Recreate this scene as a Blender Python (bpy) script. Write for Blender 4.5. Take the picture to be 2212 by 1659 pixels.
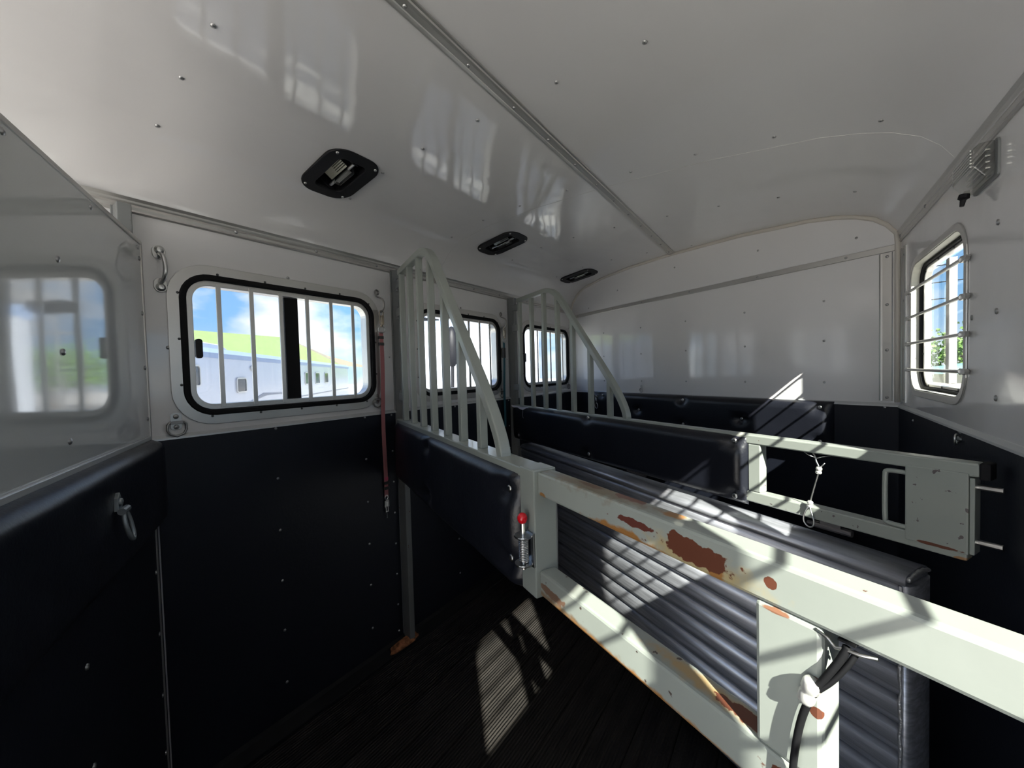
import bpy, bmesh, math, random
from math import sin, cos, pi, radians as R
from mathutils import Vector, Matrix, noise
from mathutils.geometry import tessellate_polygon
random.seed(7)
S = bpy.context.scene
COL = S.collection
for o in list(bpy.data.objects): bpy.data.objects.remove(o)

# ------------------------------------------------------------------ camera
F_PX, YAW, PITCH, ROLL, CAM_Z = 841.83, 0.620823, 0.02956, 0.026688, 1.405
fw = Vector((cos(YAW)*cos(PITCH), sin(YAW)*cos(PITCH), -sin(PITCH)))
rt = fw.cross(Vector((0, 0, 1))).normalized(); dn = fw.cross(rt)
r2 = cos(ROLL)*rt + sin(ROLL)*dn; d2 = -sin(ROLL)*rt + cos(ROLL)*dn
cd = bpy.data.cameras.new('camera'); cam = bpy.data.objects.new('camera', cd); COL.objects.link(cam)
m = Matrix((( r2.x, -d2.x, -fw.x, 0), (r2.y, -d2.y, -fw.y, 0), (r2.z, -d2.z, -fw.z, CAM_Z), (0, 0, 0, 1)))
cam.matrix_world = m
cd.sensor_width = 36; cd.lens = F_PX/2212*36; cd.clip_start = 0.02; cd.clip_end = 500
S.camera = cam

# ------------------------------------------------------------------ world, sun, exposure
W = bpy.data.worlds.new('sky'); S.world = W; W.use_nodes = True
nt = W.node_tree; nt.nodes.clear(); N = nt.nodes.new; LK = nt.links.new
tc = N('ShaderNodeTexCoord'); sep = N('ShaderNodeSeparateXYZ'); LK(tc.outputs['Generated'], sep.inputs[0])
grad = N('ShaderNodeValToRGB'); LK(sep.outputs['Z'], grad.inputs[0])
grad.color_ramp.elements[0].position = 0.0; grad.color_ramp.elements[0].color = (0.62, 0.80, 0.98, 1)
grad.color_ramp.elements[1].position = 0.6; grad.color_ramp.elements[1].color = (0.12, 0.30, 0.75, 1)
e = grad.color_ramp.elements.new(0.12); e.color = (0.30, 0.58, 0.93, 1)
mp = N('ShaderNodeMapping'); mp.inputs['Scale'].default_value = (1, 1, 2.4); mp.inputs['Location'].default_value = (0.35, 0.1, 0.0)
LK(tc.outputs['Generated'], mp.inputs[0])
cn = N('ShaderNodeTexNoise'); cn.inputs['Scale'].default_value = 3.2; cn.inputs['Detail'].default_value = 7; cn.inputs['Roughness'].default_value = 0.52
LK(mp.outputs[0], cn.inputs['Vector'])
cr = N('ShaderNodeValToRGB'); LK(cn.outputs['Fac'], cr.inputs[0])
cr.color_ramp.elements[0].position = 0.465; cr.color_ramp.elements[0].color = (0, 0, 0, 1)
cr.color_ramp.elements[1].position = 0.60; cr.color_ramp.elements[1].color = (1, 1, 1, 1)
mx = N('ShaderNodeMixRGB'); LK(cr.outputs[0], mx.inputs[0]); LK(grad.outputs[0], mx.inputs[1]); mx.inputs[2].default_value = (1.12, 1.10, 1.08, 1)
bg = N('ShaderNodeBackground'); LK(mx.outputs[0], bg.inputs[0]); bg.inputs[1].default_value = 0.95
wo = N('ShaderNodeOutputWorld'); LK(bg.outputs[0], wo.inputs[0])

SUN_DIR = Vector((1.0, 1.0, -1.0)).normalized()
sl = bpy.data.lights.new('sun', 'SUN'); sl.energy = 15.0; sl.angle = R(0.6); sl.color = (1.0, 0.945, 0.84)
so = bpy.data.objects.new('sun', sl); COL.objects.link(so); so.rotation_euler = SUN_DIR.to_track_quat('-Z', 'Y').to_euler(); so.location = (-20, -25, 30)

S.view_settings.view_transform = 'Standard'; S.view_settings.look = 'None'
S.view_settings.exposure = 1.22; S.view_settings.gamma = 1.0; S.view_settings.use_curve_mapping = False
S.cycles.max_bounces = 12; S.cycles.diffuse_bounces = 8; S.cycles.glossy_bounces = 5; S.cycles.transparent_max_bounces = 16
S.cycles.sample_clamp_indirect = 6; S.cycles.use_denoising = True
S.cycles.caustics_reflective = False; S.cycles.caustics_refractive = False

# ------------------------------------------------------------------ materials
MATS = {}
def mat(name, color=(0.5, 0.5, 0.5), rough=0.5, metal=0.0, spec=0.5, bump=None, vary=None, coat=0, coords='Object', extra=None, emit=None):
    if name in MATS: return MATS[name]
    M = bpy.data.materials.new(name); M.use_nodes = True; t = M.node_tree; b = t.nodes['Principled BSDF']
    b.inputs['Base Color'].default_value = (*color, 1); b.inputs['Roughness'].default_value = rough
    b.inputs['Metallic'].default_value = metal; b.inputs['Specular IOR Level'].default_value = spec
    b.inputs['Coat Weight'].default_value = coat; b.inputs['Coat Roughness'].default_value = 0.08
    tcn = t.nodes.new('ShaderNodeTexCoord'); vec = tcn.outputs[coords]
    last = None
    if bump:
        for (sc, st, dist, stretch) in bump:
            mpn = t.nodes.new('ShaderNodeMapping'); mpn.inputs['Scale'].default_value = stretch; t.links.new(vec, mpn.inputs[0])
            n = t.nodes.new('ShaderNodeTexNoise'); n.inputs['Scale'].default_value = sc; n.inputs['Detail'].default_value = 3
            t.links.new(mpn.outputs[0], n.inputs['Vector'])
            bn = t.nodes.new('ShaderNodeBump'); bn.inputs['Strength'].default_value = st; bn.inputs['Distance'].default_value = dist
            t.links.new(n.outputs['Fac'], bn.inputs['Height'])
            if last: t.links.new(last.outputs[0], bn.inputs['Normal'])
            last = bn
        t.links.new(last.outputs[0], b.inputs['Normal'])
    colsock = None
    if vary:
        sc, amt, stretch = vary
        mpn = t.nodes.new('ShaderNodeMapping'); mpn.inputs['Scale'].default_value = stretch; t.links.new(vec, mpn.inputs[0])
        n = t.nodes.new('ShaderNodeTexNoise'); n.inputs['Scale'].default_value = sc; n.inputs['Detail'].default_value = 6
        t.links.new(mpn.outputs[0], n.inputs['Vector'])
        r = t.nodes.new('ShaderNodeValToRGB')
        r.color_ramp.elements[0].position = 0.35; r.color_ramp.elements[0].color = (*[c*(1-amt) for c in color], 1)
        r.color_ramp.elements[1].position = 0.65; r.color_ramp.elements[1].color = (*[min(1, c*(1+amt)) for c in color], 1)
        t.links.new(n.outputs['Fac'], r.inputs[0]); colsock = r.outputs[0]
        t.links.new(colsock, b.inputs['Base Color'])
    if emit:
        b.inputs['Emission Color'].default_value = (*emit[0], 1); b.inputs['Emission Strength'].default_value = emit[1]
    MATS[name] = M
    if extra: extra(M, t, b, vec, colsock)
    return M

def blobs(spots, rustcol=(0.22, 0.07, 0.035), fscale=60, hard=0.10, rough=0.85, specks=None):
    """paint worn off / stained in spots that stay put on the part: (centre, radii, colour)"""
    def ex(M, t, b, vec, colsock):
        base = colsock
        nz = t.nodes.new('ShaderNodeTexNoise'); nz.inputs['Scale'].default_value = fscale; nz.inputs['Detail'].default_value = 5
        t.links.new(vec, nz.inputs['Vector'])
        rs = None
        def mixin(mask, colr):
            nonlocal base, rs
            mxn = t.nodes.new('ShaderNodeMixRGB'); t.links.new(mask, mxn.inputs[0])
            if base: t.links.new(base, mxn.inputs[1])
            else: mxn.inputs[1].default_value = b.inputs['Base Color'].default_value
            mxn.inputs[2].default_value = (*colr, 1); base = mxn.outputs[0]
        for (c, rr, colr, hd) in spots:
            sb = t.nodes.new('ShaderNodeVectorMath'); sb.operation = 'SUBTRACT'; t.links.new(vec, sb.inputs[0]); sb.inputs[1].default_value = c
            dv = t.nodes.new('ShaderNodeVectorMath'); dv.operation = 'DIVIDE'; t.links.new(sb.outputs[0], dv.inputs[0]); dv.inputs[1].default_value = rr
            ln = t.nodes.new('ShaderNodeVectorMath'); ln.operation = 'LENGTH'; t.links.new(dv.outputs[0], ln.inputs[0])
            ad = t.nodes.new('ShaderNodeMath'); ad.operation = 'MULTIPLY_ADD'; t.links.new(nz.outputs['Fac'], ad.inputs[0]); ad.inputs[1].default_value = 1.5
            t.links.new(ln.outputs['Value'], ad.inputs[2])
            mr = t.nodes.new('ShaderNodeMapRange'); t.links.new(ad.outputs[0], mr.inputs[0])
            mr.inputs[1].default_value = 1.65-hd; mr.inputs[2].default_value = 1.65+hd; mr.inputs[3].default_value = 1; mr.inputs[4].default_value = 0
            mixin(mr.outputs[0], colr)
        if specks:
            thr, colr, sc = specks
            n2 = t.nodes.new('ShaderNodeTexNoise'); n2.inputs['Scale'].default_value = sc; n2.inputs['Detail'].default_value = 4; t.links.new(vec, n2.inputs['Vector'])
            mr = t.nodes.new('ShaderNodeMapRange'); t.links.new(n2.outputs['Fac'], mr.inputs[0]); mr.inputs[1].default_value = thr; mr.inputs[2].default_value = thr+0.015
            mixin(mr.outputs[0], colr)
        t.links.new(base, b.inputs['Base Color'])
    return ex

def glass_mat(name, tint=(1, 1, 1), refl=0.9, milky=0.0):
    M = bpy.data.materials.new(name); M.use_nodes = True; t = M.node_tree; t.nodes.clear()
    tr = t.nodes.new('ShaderNodeBsdfTransparent'); tr.inputs[0].default_value = (*tint, 1)
    gl = t.nodes.new('ShaderNodeBsdfGlossy'); gl.inputs['Roughness'].default_value = 0.02
    fr = t.nodes.new('ShaderNodeLayerWeight'); fr.inputs[0].default_value = 0.5      # facing term: the same from both sides of the sheet
    pw = t.nodes.new('ShaderNodeMath'); pw.operation = 'POWER'; pw.inputs[1].default_value = 4.5; t.links.new(fr.outputs['Facing'], pw.inputs[0])
    mu = t.nodes.new('ShaderNodeMath'); mu.operation = 'MULTIPLY_ADD'; mu.inputs[1].default_value = refl*0.6; mu.inputs[2].default_value = 0.04*refl; t.links.new(pw.outputs[0], mu.inputs[0])
    mxs = t.nodes.new('ShaderNodeMixShader'); t.links.new(mu.outputs[0], mxs.inputs[0]); t.links.new(tr.outputs[0], mxs.inputs[1]); t.links.new(gl.outputs[0], mxs.inputs[2])
    out = t.nodes.new('ShaderNodeOutputMaterial'); last = mxs
    if milky:
        df = t.nodes.new('ShaderNodeBsdfTranslucent'); df.inputs[0].default_value = (0.8, 0.8, 0.8, 1)
        m2 = t.nodes.new('ShaderNodeMixShader'); m2.inputs[0].default_value = milky; t.links.new(mxs.outputs[0], m2.inputs[1]); t.links.new(df.outputs[0], m2.inputs[2]); last = m2
    t.links.new(last.outputs[0], out.inputs[0]); MATS[name] = M
    return M

one = (1, 1, 1)
WHITE = mat('white enamel panel', (0.79, 0.78, 0.78), 0.09, spec=0.5, coat=0.35, bump=[(2.2, 0.5, 0.012, one), (9, 0.25, 0.0015, one)])
ROOFW = mat('white roof sheet', (0.79, 0.78, 0.78), 0.07, spec=0.5, coat=0.35, bump=[(1.6, 0.55, 0.022, (0.7, 1.4, 1)), (7, 0.22, 0.003, one)])
BLACKP = mat('black lining board', (0.0090, 0.0110, 0.0185), 0.50, spec=0.35, bump=[(90, 0.25, 0.002, one)])
VINYL = mat('navy black vinyl', (0.0108, 0.0120, 0.0178), 0.33, spec=0.5, bump=[(160, 0.22, 0.002, one), (9, 0.35, 0.006, one)])
ALU = mat('brushed aluminium', (0.62, 0.61, 0.59), 0.34, metal=0.85, bump=[(40, 0.12, 0.001, (1, 1, 30))])
ALUX = mat('extruded aluminium trim', (0.60, 0.585, 0.56), 0.38, metal=0.8, bump=[(30, 0.15, 0.001, (0.3, 1, 12))])
SLAT = mat('dull aluminium slat', (0.46, 0.47, 0.51), 0.42, metal=0.75, bump=[(30, 0.06, 0.001, (0.4, 4, 8))], vary=(14, 0.22, (0.5, 3, 9)))
STEEL = mat('zinc steel', (0.55, 0.55, 0.54), 0.28, metal=1.0)
HOOKS = mat('weathered steel wire', (0.30, 0.29, 0.28), 0.35, metal=0.9)
RIVET = mat('rivet aluminium', (0.42, 0.42, 0.42), 0.32, metal=0.85)
RUBBER = mat('black rubber', (0.007, 0.007, 0.008), 0.65, spec=0.2)
BLKPL = mat('black plastic', (0.007, 0.007, 0.009), 0.5, spec=0.3)
GREY = mat('grey post paint', (0.21, 0.22, 0.22), 0.42, vary=(6, 0.06, one), extra=blobs([], specks=(0.70, (0.12, 0.06, 0.04), 55)))
WHITEP = mat('white paint', (0.72, 0.72, 0.72), 0.4)
GLASS = glass_mat('window glass', (0.735, 0.76, 0.765), 0.8)
SCREEN = glass_mat('screened window glass', (0.68, 0.70, 0.72), 0.6, milky=0.012)
LENS = glass_mat('clear lens plastic', (0.88, 0.88, 0.86), 1.6, milky=0.10)
RED = mat('red plastic', (0.75, 0.01, 0.02), 0.25, coat=0.5)
PINK = mat('pink webbing', (0.52, 0.20, 0.21), 0.8, bump=[(260, 0.5, 0.002, one)])
PINKB = mat('bright pink webbing', (0.70, 0.12, 0.22), 0.8)
TEAL = mat('teal webbing', (0.035, 0.13, 0.17), 0.8, bump=[(260, 0.5, 0.002, one)])
BAND = mat('dark grey keeper', (0.06, 0.06, 0.06), 0.7)
PAPER = mat('torn white backing', (0.62, 0.60, 0.66), 0.9)
CREAMR = mat('window reveal', (0.55, 0.54, 0.47), 0.5)

def paint(name, spots, specks=(0.735, (0.14, 0.06, 0.035), 60)):
    return mat(name, (0.315, 0.34, 0.305), 0.30, spec=0.5, coat=0.15, bump=[(25, 0.12, 0.002, one)], vary=(5, 0.05, one), extra=blobs(spots, specks=specks))
RC = (0.13, 0.045, 0.026); YC = (0.42, 0.34, 0.18); OC = (0.34, 0.16, 0.05); BC = (0.23, 0.19, 0.13)
PAINT_PLAIN = paint('pale green grey paint', [])
# worn rail: coordinates are the divider's own (along, away, up)
PAINT_TOP = paint('pale green grey paint worn on rail', [
    ((1.735, -0.02, 1.146), (0.085, 0.03, 0.022), YC, 0.35), ((1.765, -0.02, 1.145), (0.012, 0.03, 0.018), OC, 0.15), ((1.60, -0.02, 1.136), (0.09, 0.02, 0.012), OC, 0.2),
    ((1.68, 0.005, 1.187), (0.02, 0.012, 0.01), OC, 0.2), ((1.50, 0.0, 1.187), (0.16, 0.02, 0.02), BC, 0.3),
    ((1.74, -0.02, 1.157), (0.058, 0.03, 0.017), RC, 0.03), ((1.715, -0.02, 1.165), (0.03, 0.03, 0.012), RC, 0.03),
    ((1.63, -0.02, 1.163), (0.045, 0.03, 0.0065), (0.13, 0.04, 0.03), 0.03), ((1.59, 0.012, 1.187), (0.04, 0.012, 0.02), (0.17, 0.07, 0.05), 0.03),
    ((1.50, 0.006, 1.187), (0.035, 0.008, 0.02), (0.15, 0.08, 0.05), 0.05), ((1.831, -0.02, 1.160), (0.0085, 0.02, 0.0085), RC, 0.03),
    ((1.37, -0.02, 1.137), (0.012, 0.02, 0.008), OC, 0.1)])
PAINT_LOW = paint('pale green grey paint worn on low rail', [
    ((1.42, -0.02, 0.914), (0.22, 0.03, 0.012), (0.22, 0.15, 0.09), 0.3), ((1.74, 0.0, 0.965), (0.10, 0.014, 0.012), (0.42, 0.30, 0.15), 0.35),
    ((1.40, -0.02, 0.935), (0.05, 0.02, 0.010), (0.20, 0.12, 0.08), 0.05), ((1.80, 0.0, 0.965), (0.06, 0.012, 0.02), RC, 0.03),
    ((1.86, -0.02, 0.945), (0.04, 0.02, 0.012), RC, 0.03), ((1.60, -0.02, 0.912), (0.25, 0.02, 0.008), OC, 0.3)], specks=(0.66, (0.08, 0.06, 0.05), 50))
PAINT_POST = paint('pale green grey paint worn on upright', [
    ((1.873, -0.02, 1.075), (0.006, 0.02, 0.010), RC, 0.03), ((1.873, -0.02, 1.045), (0.006, 0.02, 0.006), RC, 0.03),
    ((1.835, -0.02, 1.131), (0.016, 0.02, 0.004), (0.25, 0.12, 0.07), 0.1)], specks=(0.72, (0.14, 0.06, 0.04), 60))
PAINT_END = paint('pale green grey paint scuffed plate', [
    ((2.19, -0.02, 0.967), (0.045, 0.03, 0.004), RC, 0.05), ((2.235, -0.02, 0.95), (0.02, 0.03, 0.006), (0.35, 0.2, 0.1), 0.1)], specks=(0.68, (0.12, 0.10, 0.10), 60))
RUSTY = mat('flaking rust', (0.36, 0.14, 0.06), 0.9, bump=[(80, 0.8, 0.006, one)], vary=(40, 0.6, one))

# ------------------------------------------------------------------ mesh helpers
def BM(): return bmesh.new()
def obj(name, bm, material, parent=None, smooth=False, bevel=0, kind=None, label=None, segs=2):
    me = bpy.data.meshes.new(name); bmesh.ops.recalc_face_normals(bm, faces=bm.faces[:]) if bm.faces else None
    bm.to_mesh(me); bm.free(); me.materials.append(material)
    if smooth:
        for p in me.polygons: p.use_smooth = True
    o = bpy.data.objects.new(name, me); COL.objects.link(o)
    if parent: o.parent = parent
    if bevel:
        b = o.modifiers.new('bevel', 'BEVEL'); b.width = bevel; b.segments = segs; b.limit_method = 'ANGLE'; b.angle_limit = R(40); b.harden_normals = False
    if kind: o['kind'] = kind
    if label: o['label'] = label
    return o
def thing(name, label, cat, loc=(0, 0, 0), rotz=0, group=None, rot=None):
    o = bpy.data.objects.new(name, None); COL.objects.link(o); o.empty_display_size = 0.05
    o.location = loc; o.rotation_euler = rot if rot else (0, 0, rotz); o['label'] = label; o['category'] = cat
    if group: o['group'] = group
    return o
def tag(o, label, cat, group=None):
    o['label'] = label; o['category'] = cat
    if group: o['group'] = group
    return o
def struct(name, bm, m_, parent=None, **k):
    o = obj(name, bm, m_, parent, **k)
    if not parent: o['kind'] = 'structure'
    return o
def dup(root, loc, rotz=None, label=None, group=None):
    r = root.copy(); COL.objects.link(r); r.location = loc
    if rotz is not None: r.rotation_euler = (0, 0, rotz)
    if label: r['label'] = label
    if group: r['group'] = group
    for ch in list(root.children):
        c = ch.copy(); COL.objects.link(c); c.parent = r
        for g in list(ch.children):
            d = g.copy(); COL.objects.link(d); d.parent = c
    return r
def box(bm, x0, x1, y0, y1, z0, z1):
    v = [bm.verts.new(p) for p in [(x0, y0, z0), (x1, y0, z0), (x1, y1, z0), (x0, y1, z0), (x0, y0, z1), (x1, y0, z1), (x1, y1, z1), (x0, y1, z1)]]
    for f in [(3, 2, 1, 0), (4, 5, 6, 7), (0, 1, 5, 4), (1, 2, 6, 5), (2, 3, 7, 6), (3, 0, 4, 7)]: bm.faces.new([v[i] for i in f])
    return bm
def slab(bm, outer, holes, y0, y1, M=None):
    """polygon in (x,z) with holes, extruded from y0 to y1"""
    loops = [[Vector((a, b, 0)) for a, b in outer]] + [[Vector((a, b, 0)) for a, b in h] for h in holes]
    tris = tessellate_polygon(loops); flat = [p for l in loops for p in l]
    va = [bm.verts.new((p.x, y0, p.y)) for p in flat]; vb = [bm.verts.new((p.x, y1, p.y)) for p in flat]
    for t in tris:
        try: bm.faces.new([va[i] for i in t]); bm.faces.new([vb[i] for i in reversed(t)])
        except ValueError: pass
    k = 0
    for l in loops:
        n = len(l)
        for i in range(n):
            j = (i+1) % n; bm.faces.new([va[k+i], va[k+j], vb[k+j], vb[k+i]])
        k += n
    return bm
def rrect(cx, cz, w, h, r, n=7):
    out = []
    for (sx, sz, a0) in ((1, 1, 0), (-1, 1, 90), (-1, -1, 180), (1, -1, 270)):
        for i in range(n+1):
            a = R(a0 + 90*i/n); out.append((cx + sx*(w/2-r) + r*cos(a), cz + sz*(h/2-r) + r*sin(a)))
    return out
def ring(bm, cx, cz, w, h, r, t, y0, y1, n=7):
    a = rrect(cx, cz, w, h, r, n); b = rrect(cx, cz, w-2*t, h-2*t, max(0.004, r-t), n); k = len(a)
    A0 = [bm.verts.new((p[0], y0, p[1])) for p in a]; A1 = [bm.verts.new((p[0], y1, p[1])) for p in a]
    B0 = [bm.verts.new((p[0], y0, p[1])) for p in b]; B1 = [bm.verts.new((p[0], y1, p[1])) for p in b]
    for i in range(k):
        j = (i+1) % k
        bm.faces.new([A0[i], A0[j], B0[j], B0[i]]); bm.faces.new([A1[j], A1[i], B1[i], B1[j]])
        bm.faces.new([A0[j], A0[i], A1[i], A1[j]]); bm.faces.new([B0[i], B0[j], B1[j], B1[i]])
    return bm
def tube(bm, pts, r, n=10, closed=False, taper=None):
    pts = [Vector(p) for p in pts]; k = len(pts); rings = []
    up = None
    for i in range(k):
        a = pts[i-1] if (i > 0 or closed) else pts[i]; b = pts[(i+1) % k] if (i < k-1 or closed) else pts[i]
        d = (b-a).normalized()
        if up is None: up = d.orthogonal().normalized()
        else: up = (up - d*up.dot(d)); up = up.normalized() if up.length > 1e-6 else d.orthogonal().normalized()
        s = d.cross(up); rr = r*(taper[i] if taper else 1)
        rings.append([bm.verts.new(pts[i] + rr*(cos(2*pi*j/n)*up + sin(2*pi*j/n)*s)) for j in range(n)])
    for i in range(k if closed else k-1):
        q = rings[(i+1) % k]
        off = 0
        if closed and i == k-1:
            off = min(range(n), key=lambda o_: (rings[i][0].co - q[o_].co).length)
        for j in range(n): bm.faces.new([rings[i][j], rings[i][(j+1) % n], q[(j+1+off) % n], q[(j+off) % n]])
    if not closed:
        bm.faces.new(rings[0][::-1]); bm.faces.new(rings[-1])
    return bm
def smoothpath(pts, n=3):
    for _ in range(n):
        o = [pts[0]]
        for a, b in zip(pts, pts[1:]):
            a = Vector(a); b = Vector(b); o += [a*.75+b*.25, a*.25+b*.75]
        o.append(pts[-1]); pts = [tuple(p) for p in o]
    return pts
def sweep(bm, path, wid, y0, y1):
    """flat-sided bar following a path in (x,z)"""
    P = [Vector((a, b)) for a, b in path]; L_, R_ = [], []
    for i, p in enumerate(P):
        d = (P[min(i+1, len(P)-1)] - P[max(i-1, 0)]).normalized(); n = Vector((-d.y, d.x))*wid/2
        L_.append(p+n); R_.append(p-n)
    rings = [[bm.verts.new((l.x, y0, l.y)), bm.verts.new((l.x, y1, l.y)), bm.verts.new((r.x, y1, r.y)), bm.verts.new((r.x, y0, r.y))] for l, r in zip(L_, R_)]
    for a, b in zip(rings, rings[1:]):
        for j in range(4): bm.faces.new([a[j], a[(j+1) % 4], b[(j+1) % 4], b[j]])
    bm.faces.new(rings[0]); bm.faces.new(rings[-1][::-1])
    return bm
def rivet(bm, p, nrm, r=0.0055, h=0.0042, n=8):
    r *= 1.1
    p = Vector(p); nrm = Vector(nrm).normalized(); u = nrm.orthogonal().normalized(); v = nrm.cross(u)
    rs = [[bm.verts.new(p + nrm*(hh*h) + rr*r*(cos(2*pi*j/n)*u + sin(2*pi*j/n)*v)) for j in range(n)] for rr, hh in ((1, -0.2), (0.85, 0.6))]
    top = bm.verts.new(p + nrm*h)
    for j in range(n):
        bm.faces.new([rs[0][j], rs[0][(j+1) % n], rs[1][(j+1) % n], rs[1][j]]); bm.faces.new([rs[1][j], rs[1][(j+1) % n], top])
def lathe(bm, c, axis, prof, n=16):
    c = Vector(c); ax = Vector(axis).normalized(); u = ax.orthogonal().normalized(); v = ax.cross(u)
    rs = [[bm.verts.new(c + ax*h + max(r, 1e-5)*(cos(2*pi*j/n)*u + sin(2*pi*j/n)*v)) for j in range(n)] for r, h in prof]
    for a, b in zip(rs, rs[1:]):
        for j in range(n): bm.faces.new([a[j], a[(j+1) % n], b[(j+1) % n], b[j]])
    bm.faces.new(rs[0][::-1]); bm.faces.new(rs[-1])
def ball(bm, c, r, n=14, sx=1, sz=1):
    lathe(bm, c, (0, 0, 1), [(r*sin(pi*i/8)*sx, -r*cos(pi*i/8)*sz) for i in range(9)], n)
def torus(bm, c, nrm, R0, r, n=24, m_=8, sx=1, sz=1):
    c = Vector(c); nrm = Vector(nrm).normalized(); u = Vector((0, 0, 1)).cross(nrm)
    u = u.normalized() if u.length > 1e-3 else Vector((1, 0, 0)); v = nrm.cross(u)
    tube(bm, [c + R0*(sx*cos(2*pi*i/n)*u + sz*sin(2*pi*i/n)*v) for i in range(n)], r, m_, closed=True)

# ------------------------------------------------------------------ the trailer body
YL, YR = 1.669, -0.390            # inside faces of the left and right walls
ZT, ZB = 1.94, 1.218              # cove trim, top of black lining
XF, AF = 3.312, R(65.1)           # slanted front wall: its left corner and angle
XREAR = -1.30
TH = 0.045
PROF = [(1.669, 1.95), (1.662, 1.985), (1.64, 2.035), (1.59, 2.09), (1.54, 2.125), (1.50, 2.142), (1.475, 2.149), (1.285, 2.18), (1.27, 2.181), (1.0, 2.195), (0.65, 2.192), (0.23, 2.17), (0.05, 2.149), (-0.08, 2.135), (-0.18, 2.112), (-0.25, 2.088), (-0.31, 2.055), (-0.35, 2.015), (-0.378, 1.97), (-0.39, 1.93)]
def zc(y):
    for (a, b), (c, d) in zip(PROF, PROF[1:]):
        if c <= y <= a: return d + (b-d)*(y-c)/(a-c)
    return PROF[0][1] if y > PROF[0][0] else PROF[-1][1]
def slope(y): return (zc(y+0.01)-zc(y-0.01))/0.02

WL = [0.80, 1.825, 2.865]                    # window centres, left wall
WLZ = 1.53
WR = [1.8875, 0.8745, -0.0200]               # window centres, right wall
WRZ = 1.5375
# left wall
bm = BM(); slab(bm, [(XREAR, -0.02), (4.3, -0.02), (4.3, 1.97), (XREAR, 1.97)], [rrect(c, WLZ, 0.735, 0.480, 0.082) for c in WL], 0, TH)
wl = struct('wall_left', bm, WHITE); wl.location = (0, YL, 0)
bm = BM(); slab(bm, [(-XREAR, -0.02), (-3.6, -0.02), (-3.6, 1.97), (-XREAR, 1.97)], [rrect(-c, WRZ, 0.578, 0.478, 0.075) for c in WR], 0, TH)
wr = struct('wall_right', bm, WHITE); wr.location = (0, YR, 0); wr.rotation_euler = (0, 0, pi)
# front wall, own frame: x along it from the left corner, y away from camera
wf_rot = AF + pi
smax = (YL-YR)/sin(AF)
outl = [(0, 0), (smax, 0)] + [((YL-y)/sin(AF), z+0.012) for y, z in reversed(PROF)]
bm = BM(); slab(bm, outl, [], 0, 0.04)
wfr = struct('wall_front', bm, WHITE); wfr.location = (XF, YL, 0); wfr.rotation_euler = (0, 0, wf_rot)
# rear wall with its open doorway
bm = BM(); slab(bm, [(YR-TH, -0.02), (YL+TH, -0.02), (YL+TH, 2.0)] + [(y, z+0.01) for y, z in PROF] + [(YR-TH, 2.0)], [[(-0.35, 0.0), (-0.35, 1.95), (1.62, 1.95), (1.62, 0.0)]], 0, 0.04)
wb = struct('wall_rear', bm, WHITE); wb.location = (XREAR, 0, 0); wb.rotation_euler = (0, 0, pi/2)
# ceiling: curved sheet with openings for the roof lamps
LAMPX = [0.845, 1.858, 2.875]; LHX = 0.056; LY0, LY1 = 1.27, 1.475
xs = sorted(set([XREAR, -0.6, 0, 0.4, 1.3, 2.3, 3.3, 4.2] + [x+s*LHX for x in LAMPX for s in (-1, 1)]))
bm = BM(); g = [[bm.verts.new((x, y, z)) for y, z in PROF] for x in xs]
for i in range(len(xs)-1):
    xm = (xs[i]+xs[i+1])/2
    for j in range(len(PROF)-1):
        ym = (PROF[j][0]+PROF[j+1][0])/2
        if any(abs(xm-x) < LHX for x in LAMPX) and LY0 < ym < LY1: continue
        bm.faces.new([g[i][j], g[i+1][j], g[i+1][j+1], g[i][j+1]])
ceil = struct('ceiling', bm, ROOFW, smooth=True)
bm = BM(); P2 = [(1.73, 1.95), (1.71, 2.08), (1.6, 2.18), (1.2, 2.25), (0.65, 2.262), (0.1, 2.24), (-0.3, 2.16), (-0.42, 2.08), (-0.45, 1.93)]
g = [[bm.verts.new((x, y, z)) for y, z in P2] for x in (XREAR-0.05, 4.3)]
for j in range(len(P2)-1): bm.faces.new([g[0][j], g[1][j], g[1][j+1], g[0][j+1]])
obj('roof_skin', bm, WHITEP, ceil)
# ceiling rivets and the faint sheet laps
bm = BM()
for X in (-0.25, 0.35, 0.957, 1.557, 2.12, 2.72):
    for Y in (1.487, 1.265, 1.04, 0.79, 0.51, 0.275, 0.04, -0.215):
        if X > 2.5 and Y < 0.5: continue
        sl_ = slope(Y); rivet(bm, (X, Y, zc(Y)), (0, sl_, -1), 0.0058)
obj('rivets', bm, RIVET, ceil, smooth=True, kind='stuff')
for X in (1.63, 0.02):
    bm = BM(); n = len(PROF)
    a = [bm.verts.new((X, y, z-0.0008)) for y, z in PROF]; b = [bm.verts.new((X+0.6, y, z-0.0008)) for y, z in PROF]
    a2 = [bm.verts.new((X, y, z+0.0008)) for y, z in PROF]
    for j in range(n-1):
        if any(X < x+LHX and X+0.6 > x-LHX for x in LAMPX) and LY0 < (PROF[j][0]+PROF[j+1][0])/2 < LY1: pass
    for j in range(n-1): bm.faces.new([a[j], a[j+1], a2[j+1], a2[j]])
    for v in b: bm.verts.remove(v)
    obj('sheet_lap', bm, ALUX, ceil, smooth=True)

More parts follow.
